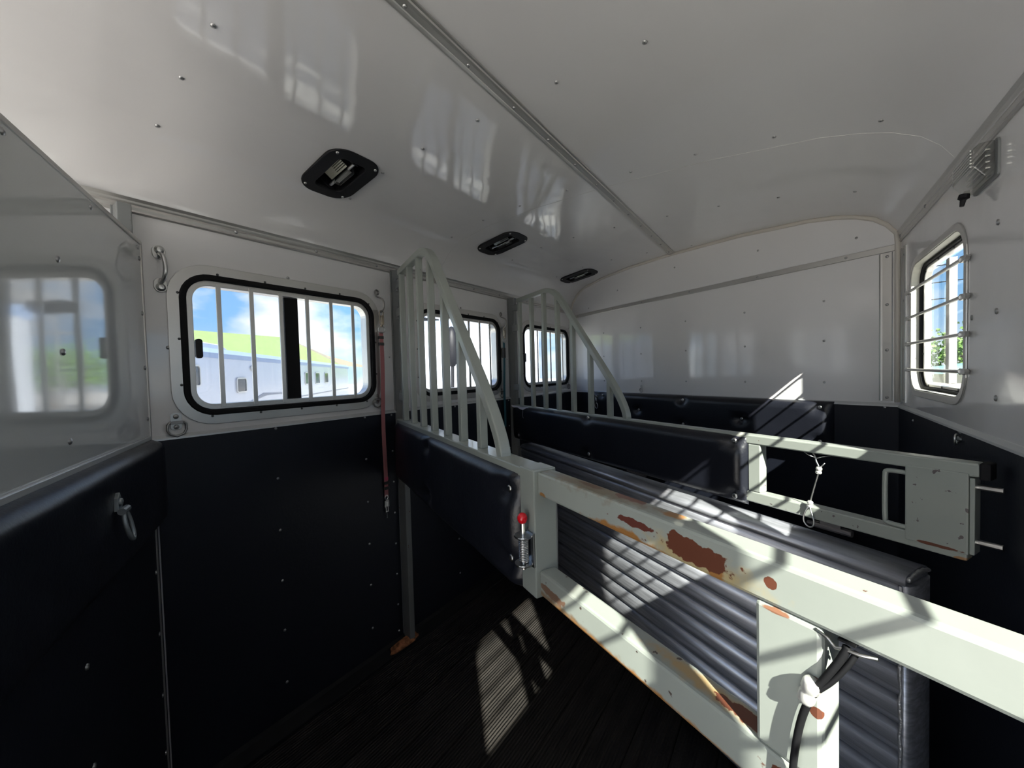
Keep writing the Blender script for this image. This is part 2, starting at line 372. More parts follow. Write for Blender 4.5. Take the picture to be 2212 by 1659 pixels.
# ceiling centre strip
bm = BM(); zs = 2.190
prof = [(-0.024, 0), (-0.024, -0.004), (-0.018, -0.004), (-0.016, -0.0075), (-0.009, -0.008), (-0.007, -0.006), (0.007, -0.006), (0.009, -0.008), (0.016, -0.0075), (0.018, -0.004), (0.024, -0.004), (0.024, 0)]
def extr(bm, prof, x0, x1, f):
    A = [bm.verts.new(f(x0, a, b)) for a, b in prof]; B = [bm.verts.new(f(x1, a, b)) for a, b in prof]; n = len(prof)
    for i in range(n): bm.faces.new([A[i], A[(i+1) % n], B[(i+1) % n], B[i]])
    bm.faces.new(A[::-1]); bm.faces.new(B)
    return bm
extr(bm, prof, XREAR, 2.86, lambda x, a, b: (x, 0.66+a, zs+b+0.001))
tr1 = struct('trim_1', bm, ALUX)
bm = BM()
for i in range(22):
    X = 2.77-0.2*i
    if X > XREAR: rivet(bm, (X, 0.66, zs-0.005), (0, 0, -1), 0.005)
obj('rivets', bm, RIVET, tr1, smooth=True, kind='stuff')
# cove strips where roof meets walls
cp = [(0, 0.0), (0.004, 0.0), (0.007, 0.004), (0.005, 0.010), (0.008, 0.018), (0.005, 0.026), (0.008, 0.031), (0.010, 0.036), (0.016, 0.044), (0.010, 0.046), (0, 0.046)]
bm = BM(); extr(bm, cp, XREAR, 3.33, lambda x, a, b: (x, YL-a, ZT+b-0.008))
tr2 = struct('trim_2', bm, ALUX); bm = BM()
for X in (-0.1, 0.3, 0.6, 0.9, 1.2, 1.6, 1.93, 2.2, 2.55, 2.85, 3.15): rivet(bm, (X, YL-0.007, ZT+0.010), (0, -1, 0), 0.006)
obj('rivets', bm, RIVET, tr2, smooth=True, kind='stuff')
bm = BM(); extr(bm, cp, XREAR, 2.36, lambda x, a, b: (x, YR+a, 1.922+b))
tr3 = struct('trim_3', bm, ALUX); bm = BM()
for X in (-0.5, -0.1, 0.3, 0.7, 1.22, 1.584, 1.956, 2.33): rivet(bm, (X, YR+0.007, 1.943), (0, 1, 0), 0.006)
obj('rivets', bm, RIVET, tr3, smooth=True, kind='stuff')
# bead where roof meets front wall (follows the arch)
def FP(s, y, z): # point in front-wall frame to world
    return Vector((XF - s*cos(AF) + y*sin(AF), YL - s*sin(AF) - y*cos(AF), z))
bm = BM(); path = [FP((YL-y)/sin(AF), -0.004, z-0.007) for y, z in PROF]
path = [FP(0.012, -0.004, 1.90)] + [FP(max(0.010, (YL-y)/sin(AF)), -0.004, z-0.008) for y, z in PROF]
path = [FP(min(smax-0.010, (p-FP(0, 0, p.z)).length), -0.004, p.z) for p in path]
path += [FP(smax-0.010, -0.004, 1.5), FP(smax-0.010, -0.004, 1.23)]
tube(bm, path, 0.010, 8); tr4 = struct('trim_4', bm, mat('cream corner bead', (0.66, 0.62, 0.56), 0.3), smooth=True)
# strip across the front wall and vertical corner strips
bm = BM(); box(bm, 0.01, smax-0.01, -0.006, 0, 1.888, 1.916); tr5 = struct('trim_5', bm, ALUX, bevel=0.002)
tr5.location = (XF, YL, 0); tr5.rotation_euler = (0, 0, wf_rot); bm = BM()
for s in (0.10, 0.55, 0.85, 1.25, 1.68, 2.08): rivet(bm, (s, -0.006, 1.902), (0, -1, 0), 0.0055)
obj('rivets', bm, RIVET, tr5, smooth=True, kind='stuff')
def flatstrip(x0, x1, z0, z1):
    bm = BM(); extr(bm, [(x0, 0), (x0, -0.003), (x0+0.006, -0.006), (x0+0.012, -0.003), (x1-0.012, -0.003), (x1-0.006, -0.006), (x1, -0.003), (x1, 0)], z0, z1, lambda z, a, b: (a, b, z)); return bm
o = struct('trim_6', flatstrip(smax-0.072, smax-0.018, 1.235, 1.885), ALUX); o.location = (XF, YL, 0); o.rotation_euler = (0, 0, wf_rot)
bm = BM()
for z in (1.87, 1.66, 1.46, 1.25): rivet(bm, (smax-0.045, -0.003, z), (0, -1, 0), 0.006)
obj('rivets', bm, RIVET, o, smooth=True, kind='stuff')
o = struct('trim_7', flatstrip(-2.335, -2.262, 1.235, 1.885), ALUX); o.location = (0, YR, 0); o.rotation_euler = (0, 0, pi)
bm = BM()
for z in (1.85, 1.66, 1.46, 1.25): rivet(bm, (-2.28, -0.003, z), (0, -1, 0), 0.006)
obj('rivets', bm, RIVET, o, smooth=True, kind='stuff')

# black lining boards on the lower walls
def board(parent, x0, x1, z0, z1, name='kick_board'):
    bm = BM(); box(bm, x0, x1, -0.008, 0, z0, z1); return obj(name, bm, BLACKP, parent, bevel=0.0015)
def capstrip(parent, x0, x1, z):
    bm = BM(); extr(bm, [(0, 0), (-0.003, 0), (-0.010, -0.010), (-0.011, -0.016), (-0.004, -0.012), (0, -0.006)], x0, x1, lambda x, a, b: (x, a, z+b+0.012)); return obj('cap_strip', bm, mat('pale strip', (0.55, 0.56, 0.56), 0.35, metal=0.3), parent)
for x0, x1 in ((XREAR, 0.34), (0.345, 1.30), (1.302, 2.31), (2.312, 3.30)): board(wl, x0, x1, 0.03, ZB)
capstrip(wl, XREAR, 3.30, ZB)
for x0, x1 in ((-2.36, -0.9), (-0.898, 1.3)): board(wr, x0, x1, 0.03, 1.214)
capstrip(wr, -2.36, 1.3, 1.212)
board(wfr, 0.0, smax, 0.03, 1.216); capstrip(wfr, 0.0, smax, 1.214)
bm = BM()
for X in (0.705, 1.102, 1.72, 2.115, 2.75, 3.1):
    for z in (1.208, 1.008, 0.80, 0.595, 0.393, 0.180): rivet(bm, (X, -0.008, z), (0, -1, 0), 0.0055)
for X in (1.255, 2.275):
    for z in (1.205, 1.02, 0.86, 0.70, 0.54, 0.38, 0.22, 0.08): rivet(bm, (X, -0.008, z), (0, -1, 0), 0.005)
for X in (0.391, 1.205, 2.22): rivet(bm, (X, 0, 1.517), (0, -1, 0), 0.006)
for X in WL: rivet(bm, (X-0.02, 0, 1.815), (0, -1, 0), 0.006)
for X in (1.262, 2.28): rivet(bm, (X, 0, 1.50), (0, -1, 0), 0.004)
obj('rivets', bm, RIVET, wl, smooth=True, kind='stuff')
bm = BM()
for s in (0.43, 0.83, 1.213, 1.603, 1.99):
    for z in (1.716, 1.52, 1.315): rivet(bm, (s, 0, z), (0, -1, 0), 0.0055)
for s, z in ((0.25, 1.95), (0.60, 2.04), (1.135, 2.09), (1.68, 2.05), (2.117, 1.985)): rivet(bm, (s, 0, z), (0, -1, 0), 0.0055)
for z in (1.205, 0.98, 0.75): rivet(bm, (smax-0.05, -0.008, z), (0, -1, 0), 0.006)
obj('rivets', bm, RIVET, wfr, smooth=True, kind='stuff')
bm = BM()
for X, z in ((1.39, 1.72), (1.393, 1.517), (1.545, 1.517), (1.393, 1.315), (0.4, 1.72), (0.4, 1.3), (2.30, 1.5)): rivet(bm, (-X, 0, z), (0, -1, 0), 0.007)
for X, z in ((2.1, 1.18), (1.597, 1.207), (1.588, 1.207)): rivet(bm, (-X, -0.008, z), (0, -1, 0), 0.0045)
obj('rivets', bm, RIVET, wr, smooth=True, kind='stuff')
# angle strips along the floor
bm = BM(); extr(bm, [(0.009, 0), (0.062, 0.0), (0.062, 0.012), (0.02, 0.034), (0.009, 0.05)], XREAR, 3.3, lambda x, a, b: (x, YL-a, b)); bl = struct('baseboard_left', bm, RUBBER, bevel=0.003)
bm = BM(); extr(bm, [(0.009, 0), (0.05, 0.0), (0.05, 0.010), (0.02, 0.03), (0.009, 0.045)], XREAR, 2.3, lambda x, a, b: (x, YR+a, b)); struct('baseboard_right', bm, RUBBER, bevel=0.003)
# floor with its ribbed planks
bm = BM(); box(bm, XREAR, 3.9, YR-0.03, YL+0.03, -0.09, -0.03); fl = struct('floor', bm, RUBBER)
def ribbed(M, t, b, vec, colsock):
    wv = t.nodes.new('ShaderNodeTexWave'); wv.bands_direction = 'Y'; wv.inputs['Scale'].default_value = 26; wv.inputs['Distortion'].default_value = 0.4; t.links.new(vec, wv.inputs['Vector'])
    bn = t.nodes.new('ShaderNodeBump'); bn.inputs['Strength'].default_value = 0.9; bn.inputs['Distance'].default_value = 0.006; t.links.new(wv.outputs['Fac'], bn.inputs['Height'])
    ns = t.nodes.new('ShaderNodeTexNoise'); ns.inputs['Scale'].default_value = 70; t.links.new(vec, ns.inputs['Vector'])
    b2 = t.nodes.new('ShaderNodeBump'); b2.inputs['Strength'].default_value = 0.5; b2.inputs['Distance'].default_value = 0.004; t.links.new(ns.outputs['Fac'], b2.inputs['Height']); t.links.new(bn.outputs[0], b2.inputs['Normal'])
    t.links.new(b2.outputs[0], b.inputs['Normal'])
PLK = mat('ribbed black brown plank', (0.022, 0.019, 0.0165), 0.72, spec=0.25, vary=(5, 0.5, (0.6, 3, 1)), extra=ribbed)
y = YR+0.055; i = 0; me0 = None
while y < YL-0.07:
    w_ = min(0.139, YL-0.065-y)
    if w_ > 0.13 and me0:
        o = bpy.data.objects.new('plank', me0); COL.objects.link(o); o.parent = fl
    else:
        bm = BM(); box(bm, XREAR, 3.85, 0, w_-0.004, -0.03, 0); o = obj('plank', bm, PLK, fl, bevel=0.002)
        if w_ > 0.13: me0 = o.data
    o.location = (0, y, 0.0006*random.uniform(-1, 1))
    if not o.modifiers: bb = o.modifiers.new('bevel', 'BEVEL'); bb.width = 0.002
    y += 0.139; i += 1

# ------------------------------------------------------------------ windows (wall frames: x along, y outwards, z up)
def screws(bm, loop, step, y, r=0.004, nz=-1):
    P = [Vector(p) for p in loop]; d = 0; nxt = step/2
    for a, b in zip(P, P[1:]+P[:1]):
        l = (b-a).length
        while d+l > nxt:
            q = a + (b-a)*((nxt-d)/l); rivet(bm, (q.x, y, q.y), (0, nz, 0), r, 0.003, 6); nxt += step
        d += l
def left_window(idx, cx, name):
    bm = BM(); ring(bm, cx, WLZ, 0.815, 0.560, 0.120, 0.034, -0.004, 0.0); w = struct(name, bm, ALU, bevel=0.0015); w.location = (0, YL, 0)
    bm = BM(); ring(bm, cx, WLZ, 0.752, 0.496, 0.090, 0.020, -0.009, 0.030); obj('gasket', bm, RUBBER, w, bevel=0.004)
    bm = BM(); ring(bm, cx, WLZ, 0.714, 0.458, 0.072, 0.020, 0.004, 0.050); obj('sash_frame', bm, ALU, w, bevel=0.002)
    bm = BM(); screws(bm, rrect(cx, WLZ, 0.760, 0.504, 0.095), 0.155, -0.004, 0.0045); obj('screws', bm, mat('dark screw', (0.12, 0.12, 0.12), 0.4, metal=0.8), w, smooth=True, kind='stuff')
    for i in range(6):
        x = cx-0.262+0.1055*i
        bm = BM(); box(bm, x-0.0075, x+0.0075, 0.000, 0.006, WLZ-0.222, WLZ+0.222); obj('bar', bm, ALU, w, bevel=0.001)
    bm = BM(); box(bm, cx-0.026, cx+0.030, 0.030, 0.046, WLZ-0.218, WLZ+0.218); obj('mullion', bm, RUBBER, w, bevel=0.003)
    bm = BM(); slab(bm, rrect(cx-0.322, WLZ-0.012, 0.020, 0.068, 0.009), [], 0.012, 0.024); obj('latch', bm, BLKPL, w, bevel=0.002)
    bm = BM(); box(bm, cx-0.345, cx-0.01, 0.040, 0.042, WLZ-0.215, WLZ+0.215); obj('pane', bm, SCREEN, w, label='pane behind fine insect screen')
    bm = BM(); box(bm, cx+0.01, cx+0.345, 0.034, 0.036, WLZ-0.215, WLZ+0.215); obj('pane', bm, GLASS, w)
    return w
for i, c in enumerate(WL): left_window(i, c, 'window_%d' % (i+1))
def right_window(cx, name):
    x = -cx
    bm = BM(); ring(bm, x, WRZ, 0.625, 0.525, 0.105, 0.022, -0.004, 0.0); w = struct(name, bm, ALU, bevel=0.0015); w.location = (0, YR, 0); w.rotation_euler = (0, 0, pi)
    bm = BM(); ring(bm, x, WRZ, 0.586, 0.486, 0.080, 0.006, -0.002, 0.046); obj('reveal', bm, CREAMR, w)
    bm = BM(); ring(bm, x, WRZ, 0.574, 0.474, 0.075, 0.009, 0.020, 0.050); obj('gasket', bm, RUBBER, w, bevel=0.003)
    bm = BM(); ring(bm, x, WRZ, 0.556, 0.456, 0.066, 0.010, 0.030, 0.050); obj('sash_frame', bm, ALU, w, bevel=0.002)
    bm = BM(); box(bm, x-0.055, x-0.035, 0.040, 0.060, WRZ-0.21, WRZ+0.21); obj('mullion', bm, RUBBER, w, bevel=0.002)
    bm = BM(); box(bm, x-0.034, x-0.006, 0.036, 0.056, WRZ-0.208, WRZ+0.208); obj('mullion', bm, ALU, w, bevel=0.002, label='aluminium sash stile')
    for k in range(4):
        z = WRZ + 0.1415 - 0.1015*k
        bm = BM(); tube(bm, [(x-0.312, -0.010, z), (x+0.300, -0.010, z)], 0.0052, 8)
        for sx in (-1, 1):
            slab(bm, [(x+sx*0.285, z-0.004), (x+sx*0.300, z-0.009), (x+sx*0.335, z-0.006), (x+sx*0.340, z), (x+sx*0.335, z+0.006), (x+sx*0.300, z+0.009), (x+sx*0.285, z+0.004)], [], -0.012, -0.003)
        obj('bar', bm, ALU, w, smooth=False)
    bm = BM(); screws(bm, rrect(x, WRZ, 0.545, 0.445, 0.07), 0.16, 0.03, 0.004); obj('screws', bm, MATS['dark screw'], w, smooth=True, kind='stuff')
    bm = BM(); box(bm, x-0.26, x-0.045, 0.050, 0.052, WRZ-0.21, WRZ+0.21); obj('pane', bm, GLASS, w)
    bm = BM(); box(bm, x-0.02, x+0.26, 0.044, 0.046, WRZ-0.21, WRZ+0.21); obj('pane', bm, GLASS, w)
for i, c in enumerate(WR): right_window(c, 'window_%d' % (i+4))

# ------------------------------------------------------------------ posts on the left wall
def wallpost(X, label):
    t = thing('wall_post', label, 'post', (X, YL, 0), group='upright posts on the window wall')
    bm = BM(); box(bm, 0, 0.034, -0.058, -0.009, 0.012, 1.942); obj('upright', bm, GREY, t, bevel=0.003)
    bm = BM(); box(bm, -0.004, 0.038, -0.009, 0, 0.05, 1.942); obj('back_flange', bm, GREY, t, bevel=0.001)
    return t
p1 = wallpost(1.285, 'grey steel post against the window wall with rusted foot, hinging the near divider')
bm = BM(); pts = []
for i in range(40):
    a = 2*pi*i/40; r_ = 1+0.25*noise.noise(Vector((cos(a)*2.1, sin(a)*2.1, 3)))+0.12*noise.noise(Vector((cos(a)*7, sin(a)*7, 1)))
    pts.append((-0.03+0.088*cos(a)*r_, -0.048+0.020*sin(a)*r_))
A = [bm.verts.new((x, y, 0.034 + (0.010 if y > -0.04 else -0.008))) for x, y in pts]; B = [bm.verts.new((x, y, 0.020)) for x, y in pts]
c1 = bm.verts.new((-0.02, -0.048, 0.045))
for i in range(40):
    j = (i+1) % 40; bm.faces.new([A[i], A[j], c1]); bm.faces.new([A[j], A[i], B[i], B[j]])
bm.faces.new(B); obj('rusted_foot', bm, RUSTY, p1, label='orange flaking rusted foot plate')
wallpost(2.300, 'grey steel post against the window wall, hinging the far divider')
wallpost(0.276, 'grey steel post top showing above the rear partition')

# ------------------------------------------------------------------ vinyl pads
def pad_mesh(x0, x1, z0, z1, y0, th, buttons, sgn=-1, seed=0, nx=None, roundx=0.035, sag=0.0):
    nx = nx or max(30, int((x1-x0)/0.018)); nz = 18; bm = BM(); V = []
    for i in range(nx+1):
        row = []
        for j in range(nz+1):
            u = i/nx; v = j/nz
            x = x0+(x1-x0)*u; z = z0+(z1-z0)*v
            ex = min(x-x0, x1-x)/roundx; ez = min(z-z0, z1-z)/0.035
            f = min(1, max(0, ex)); q = min(1, max(0, ez)); p = (1-(1-f)**2.2)**0.5*(1-(1-q)**2.2)**0.5
            t = th*p + 0.004*p*noise.noise(Vector((x*5, z*5, seed)))
            for bx, bz in buttons:
                d2_ = ((x-bx)/0.045)**2+((z-bz)/0.035)**2; t -= th*0.62*math.exp(-d2_*2.0)*(0.3+0.7*p)
                t -= 0.003*math.exp(-abs(math.atan2(z-bz, x-bx))*6)*math.exp(-abs(x-bx)*9)
            zz = z - sag*(1-v)*(0.5+0.5*sin(u*9+seed)) * 0.4
            row.append(bm.verts.new((x, y0+sgn*max(t, 0.001), zz)))
        V.append(row)
    for i in range(nx):
        for j in range(nz): bm.faces.new([V[i][j], V[i+1][j], V[i+1][j+1], V[i][j+1]])
    # back face
    edge = [V[i][0] for i in range(nx+1)] + [V[nx][j] for j in range(1, nz+1)] + [V[i][nz] for i in range(nx-1, -1, -1)] + [V[0][j] for j in range(nz-1, 0, -1)]
    bk = [bm.verts.new((v.co.x, y0, v.co.z)) for v in edge]
    n = len(edge)
    for i in range(n): bm.faces.new([edge[i], edge[(i+1) % n], bk[(i+1) % n], bk[i]])
    bm.faces.new(bk)
    return bm
def buttons_of(parent, buttons, y, sgn=-1, r=0.008):
    for bx, bz in buttons:
        bm = BM(); lathe(bm, (bx, y, bz), (0, sgn, 0), [(r*1.2, -0.002), (r*1.15, 0.001), (r*0.8, 0.003), (r*0.5, 0.0035), (0.0005, 0.002)], 14)
        obj('button', bm, STEEL, parent, smooth=True)

# ------------------------------------------------------------------ stall dividers (own frame: x from the window wall, y away from camera)
def cage_path():
    P1, P2, P3 = Vector((0.575, 1.905)), Vector((1.163, 1.235)), Vector((1.163, 1.16))
    P0 = Vector((0.135, 1.905)); out = [P0]
    def q(a, b, c, n=10): return [a*(1-t)**2+b*2*t*(1-t)+c*t*t for t in [i/n for i in range(n+1)]]
    d = (P2-P1).normalized()
    out += q(P1-Vector((0.11, 0)), P1, P1+d*0.11); out += q(P2-d*0.20, P2, P3+Vector((0, 0.012)), 14); out.append(P3)
    return [(p.x, p.y) for p in out]
CP = cage_path()
def ztop(x):
    for (a, b), (c, d) in zip(CP, CP[1:]):
        if a <= x <= c and c > a: return b+(d-b)*(x-a)/(c-a)
    return 1.2
def cage(t, zbase, bars):
    bm = BM(); sweep(bm, CP, 0.028, -0.016, 0.016); obj('top_rail', bm, PAINT_PLAIN, t, bevel=0.004)
    for i, x in enumerate(bars):
        bm = BM(); box(bm, x-0.0125, x+0.0125, -0.0125, 0.0125, zbase, ztop(x)-0.010); obj('bar', bm, PAINT_PLAIN, t, bevel=0.003)
    for z in (1.86, 1.72, 1.30):
        bm = BM(); box(bm, 0.050, bars[0]-0.012, -0.008, 0.008, z-0.020, z+0.020); tube(bm, [(0.062, 0, z-0.032), (0.062, 0, z+0.032)], 0.0085, 10); obj('hinge', bm, GREY, t)
def near_divider():
    t = thing('stall_divider', 'near stall divider of pale green-grey steel, rust-flaked rails and barred head cage', 'divider', (1.3075, YL, 0), R(65)+pi)
    hw = 0.0205
    bars = [0.155, 0.300, 0.447, 0.592, 0.740, 0.885, 1.030]
    cage(t, 1.186, bars)
    bm = BM(); box(bm, 0.075, 1.300, -0.030, 0.030, 1.165, 1.187); obj('pad_carrier', bm, PAINT_PLAIN, t, bevel=0.003)
    bm = BM(); box(bm, 0.075, 1.300, -0.012, 0.012, 0.92, 1.165); obj('pad_core', bm, GREY, t)
    bm = BM(); box(bm, 1.292, 1.352, -0.030, 0.030, 0.905, 1.190); obj('upright', bm, PAINT_PLAIN, t, bevel=0.003)
    bm = BM(); box(bm, 1.352, 2.235, -hw, hw, 1.135, 1.187); obj('upper_rail', bm, PAINT_TOP, t, bevel=0.005, label='upper rail with large brown rust flakes')
    bm = BM(); box(bm, 1.352, 2.235, -hw, hw, 0.912, 0.967); obj('lower_rail', bm, PAINT_LOW, t, bevel=0.005, label='lower rail with chipped rusty edge')
    bm = BM(); box(bm, 1.812, 1.879, -hw, hw, 0.967, 1.135); obj('upright', bm, PAINT_POST, t, bevel=0.005, label='upright with rust spots')
    bt = [(1.245, 1.125), (1.245, 0.955), (0.62, 1.13), (0.62, 0.95)]
    bm = pad_mesh(0.085, 1.295, 0.893, 1.178, -0.012, 0.040, bt, seed=3, sag=0.01); p = obj('pad', bm, VINYL, t, smooth=True)
    buttons_of(p, bt, -0.032)
    bm = pad_mesh(0.085, 1.345, 0.893, 1.182, 0.012, 0.042, [(1.24, 1.1), (0.6, 1.1)], sgn=1, seed=9); obj('pad', bm, VINYL, t, smooth=True, label='pad on the far side')
    # spring latch with red ball
    bm = BM(); box(bm, 1.318, 1.352, -0.034, -0.030, 0.975, 1.052); la = obj('latch_plate', bm, STEEL, t, bevel=0.001)
    for z in (1.046, 0.985):
        bm = BM(); lathe(bm, (1.336, -0.050, z-0.002), (0, 0, 1), [(0.020, 0), (0.0205, 0.002), (0.020, 0.004)], 20); obj('latch_collar', bm, STEEL, la)
    bm = BM(); n = 12*14; tube(bm, [(1.336+0.0095*cos(2*pi*i/12), -0.050+0.0095*sin(2*pi*i/12), 0.990+0.052*i/n) for i in range(n+1)], 0.0019, 6); obj('spring', bm, STEEL, la, smooth=True)
    bm = BM(); tube(bm, [(1.336, -0.050, 0.972), (1.336, -0.050, 1.075)], 0.0052, 10); obj('plunger', bm, STEEL, la)
    bm = BM(); ball(bm, (1.334, -0.050, 1.084), 0.0115, 18, 1, 1.1); obj('knob', bm, RED, la, smooth=True, label='glossy red ball knob')
    for z in (1.028, 0.998):
        bm = BM(); rivet(bm, (1.324, -0.034, z), (0, -1, 0), 0.004, 0.003); obj('screw', bm, STEEL, la, smooth=True)
    # bottom slot with chrome lip where the release cable comes out
    bm = BM(); box(bm, 1.892, 1.906, -0.022, 0.010, 1.1335, 1.1355); sl_ = obj('cable_slot', bm, RUBBER, t)
    bm = BM(); tube(bm, [(1.872, -0.019, 1.132), (1.884, -0.020, 1.129), (1.890, -0.021, 1.124), (1.897, -0.0215, 1.127), (1.910, -0.0215, 1.129), (1.922, -0.020, 1.132)], 0.0018, 8); obj('slot_lip', bm, STEEL, t, smooth=True)
    return t
near_divider()
def far_divider():
    t = thing('stall_divider', 'far stall divider of pale green-grey steel with end plate, U-shaped handle and barred head cage', 'divider', (2.322, YL, 0), R(63.5)+pi)
    hw = 0.020; bars = [0.155, 0.315, 0.465, 0.610, 0.755, 0.905, 1.050]
    cage(t, 1.172, bars)
    bm = BM(); box(bm, 0.075, 2.255, -hw, hw, 1.143, 1.174); obj('upper_rail', bm, PAINT_PLAIN, t, bevel=0.004)
    bm = BM(); box(bm, 0.085, 2.238, -hw, hw, 0.947, 0.984); obj('lower_rail', bm, PAINT_END, t, bevel=0.004)
    bm = BM(); box(bm, 1.742, 1.782, -hw+0.001, hw-0.001, 0.984, 1.143); obj('upright', bm, PAINT_PLAIN, t, bevel=0.003)
    bm = BM(); box(bm, 2.134, 2.240, -hw-0.003, hw, 0.962, 1.150); obj('end_plate', bm, PAINT_END, t, bevel=0.003, label='flat end plate scuffed with rust at its foot')
    bm = BM(); box(bm, 2.2405, 2.249, -hw, hw, 0.965, 1.140); obj('end_edge', bm, PAINT_PLAIN, t, bevel=0.002)
    bm = BM(); box(bm, 2.255, 2.272, -hw-0.002, hw+0.002, 1.138, 1.176); obj('end_cap', bm, RUBBER, t, bevel=0.003, label='black rubber end cap')
    for z in (1.118, 0.992):
        bm = BM(); tube(bm, [(2.240, 0, z), (2.286, 0, z)], 0.0065, 12); obj('bolt_pin', bm, STEEL, t)
    bm = BM(); pth = smoothpath([(2.140, -0.012, 1.128), (2.096, -0.012, 1.128), (2.093, -0.012, 1.118), (2.093, -0.012, 0.998), (2.096, -0.012, 0.990), (2.140, -0.012, 0.990)], 2); tube(bm, pth, 0.0058, 10); obj('handle', bm, PAINT_PLAIN, t, smooth=True)
    bt = [(0.92, 1.158), (1.705, 1.150), (1.705, 0.958), (0.92, 0.968), (0.16, 0.968)]
    bm = pad_mesh(0.085, 1.742, 0.935, 1.168, -hw+0.004, 0.034, bt, seed=5, roundx=0.045); p = obj('pad', bm, VINYL, t, smooth=True)
    buttons_of(p, bt, -0.036)
    bm = pad_mesh(0.085, 1.742, 0.945, 1.142, hw-0.004, 0.030, [], sgn=1, seed=15); obj('pad', bm, VINYL, t, smooth=True, label='pad on the far side')
    # torn liner showing at the window end of the pad
    bm = BM(); pl = [(0.100, 1.176), (0.17, 1.174), (0.25, 1.170), (0.315, 1.1745), (0.335, 1.170), (0.30, 1.166), (0.262, 1.152), (0.225, 1.156), (0.19, 1.165), (0.14, 1.163), (0.11, 1.166)]
    slab(bm, pl, [], -0.056, -0.050)
    tube(bm, [(0.262, -0.054, 1.153), (0.264, -0.056, 1.135), (0.260, -0.056, 1.115), (0.268, -0.056, 1.098)], 0.0010, 5)
    obj('torn_liner', bm, PAPER, p, label='torn white liner hanging from the pad corner')
    for s0 in (1.20, 1.95):
        bm = BM(); tube(bm, [(s0-0.025, 0, 0.928), (s0+0.07, 0, 0.928)], 0.0095, 12)
        box(bm, s0-0.005, s0+0.045, -0.007, 0.007, 0.935, 0.947); tube(bm, [(s0-0.040, 0, 0.928), (s0-0.025, 0, 0.928)], 0.0055, 10)
        obj('hinge_barrel', bm, mat('grimy steel', (0.16, 0.15, 0.15), 0.5, metal=0.8), t, smooth=False)
    return t
far_divider()

# ------------------------------------------------------------------ slatted aluminium stud wall below the far divider
def stud_wall():
    a = R(61.1); t = thing('swinging_stud_wall', 'hollow stall wall of stacked dull aluminium slats below the far divider', 'partition', (2.364, YL, 0), a+pi)
    x0, x1 = 0.195, 2.180; hw = 0.060; me = None; n = 12; pt = 0.070; zt = 0.882
    sec = []
    for k in range(9):
        v = -1+2*k/8; sec.append((-(hw-0.010*abs(v)**3.0 - 0.004*(1 if abs(v) > 0.99 else 0)), v*pt/2*0.985))
    prof_ = sec + [(-a_, b_) for a_, b_ in reversed(sec)]
    for i in range(n):
        z = zt-pt/2-i*pt
        if me is None:
            bm = BM(); extr(bm, prof_, x0+0.006, x1, lambda x, p, q: (x, p, q)); o = obj('slat', bm, SLAT, t); me = o.data
            for pl in me.polygons: pl.use_smooth = len(pl.vertices) == 4
        else: o = bpy.data.objects.new('slat', me); COL.objects.link(o); o.parent = t
        o.location = (0, 0, z)
    bm = BM(); cap = [(-0.060, -0.012), (-0.060, 0.004), (-0.056, 0.012), (-0.046, 0.017), (-0.024, 0.0205), (0, 0.0215), (0.024, 0.0205), (0.046, 0.017), (0.056, 0.012), (0.060, 0.004), (0.060, -0.012)]
    extr(bm, cap, x0, x1+0.006, lambda x, p, q: (x, p, zt+0.008+q*0.9)); o = obj('top_cap', bm, SLAT, t)
    for pl in o.data.polygons: pl.use_smooth = len(pl.vertices) == 4
    bm = BM(); en = [(-0.060, 0), (-0.060, 0.006), (-0.054, 0.013), (-0.040, 0.018), (0, 0.021), (0.040, 0.018), (0.054, 0.013), (0.060, 0.006), (0.060, 0)]
    extr(bm, en, zt-n*pt, zt-0.002, lambda z, p, q: (x1+q*0.9, p, z)); o = obj('end_channel', bm, SLAT, t)
    for pl in o.data.polygons: pl.use_smooth = len(pl.vertices) == 4
    bm = BM(); extr(bm, [(-0.062, 0), (-0.062, -0.006), (0.062, -0.006), (0.062, 0)], zt-n*pt, zt+0.010, lambda z, p, q: (x0+q*0.9, p, z)); obj('end_channel', bm, ALU, t)
    bm = BM(); q = []
    for i in range(30): q.append((x1-0.002+0.0015*sin(i*2.3), -0.060, zt-0.005-i*0.028))
    tube(bm, q, 0.0042, 6, taper=[1+0.25*sin(i*1.9) for i in range(30)]); q = [(x1+0.010, -0.056+0.112*i/14, zt+0.012+0.009*sin(pi*i/14)) for i in range(15)]
    tube(bm, q, 0.0045, 6, taper=[1+0.3*sin(i*2.1) for i in range(15)]); obj('weld_bead', bm, mat('weld bead', (0.50, 0.50, 0.50), 0.45, metal=0.8, bump=[(120, 0.8, 0.004, one)]), t, smooth=True)
stud_wall()

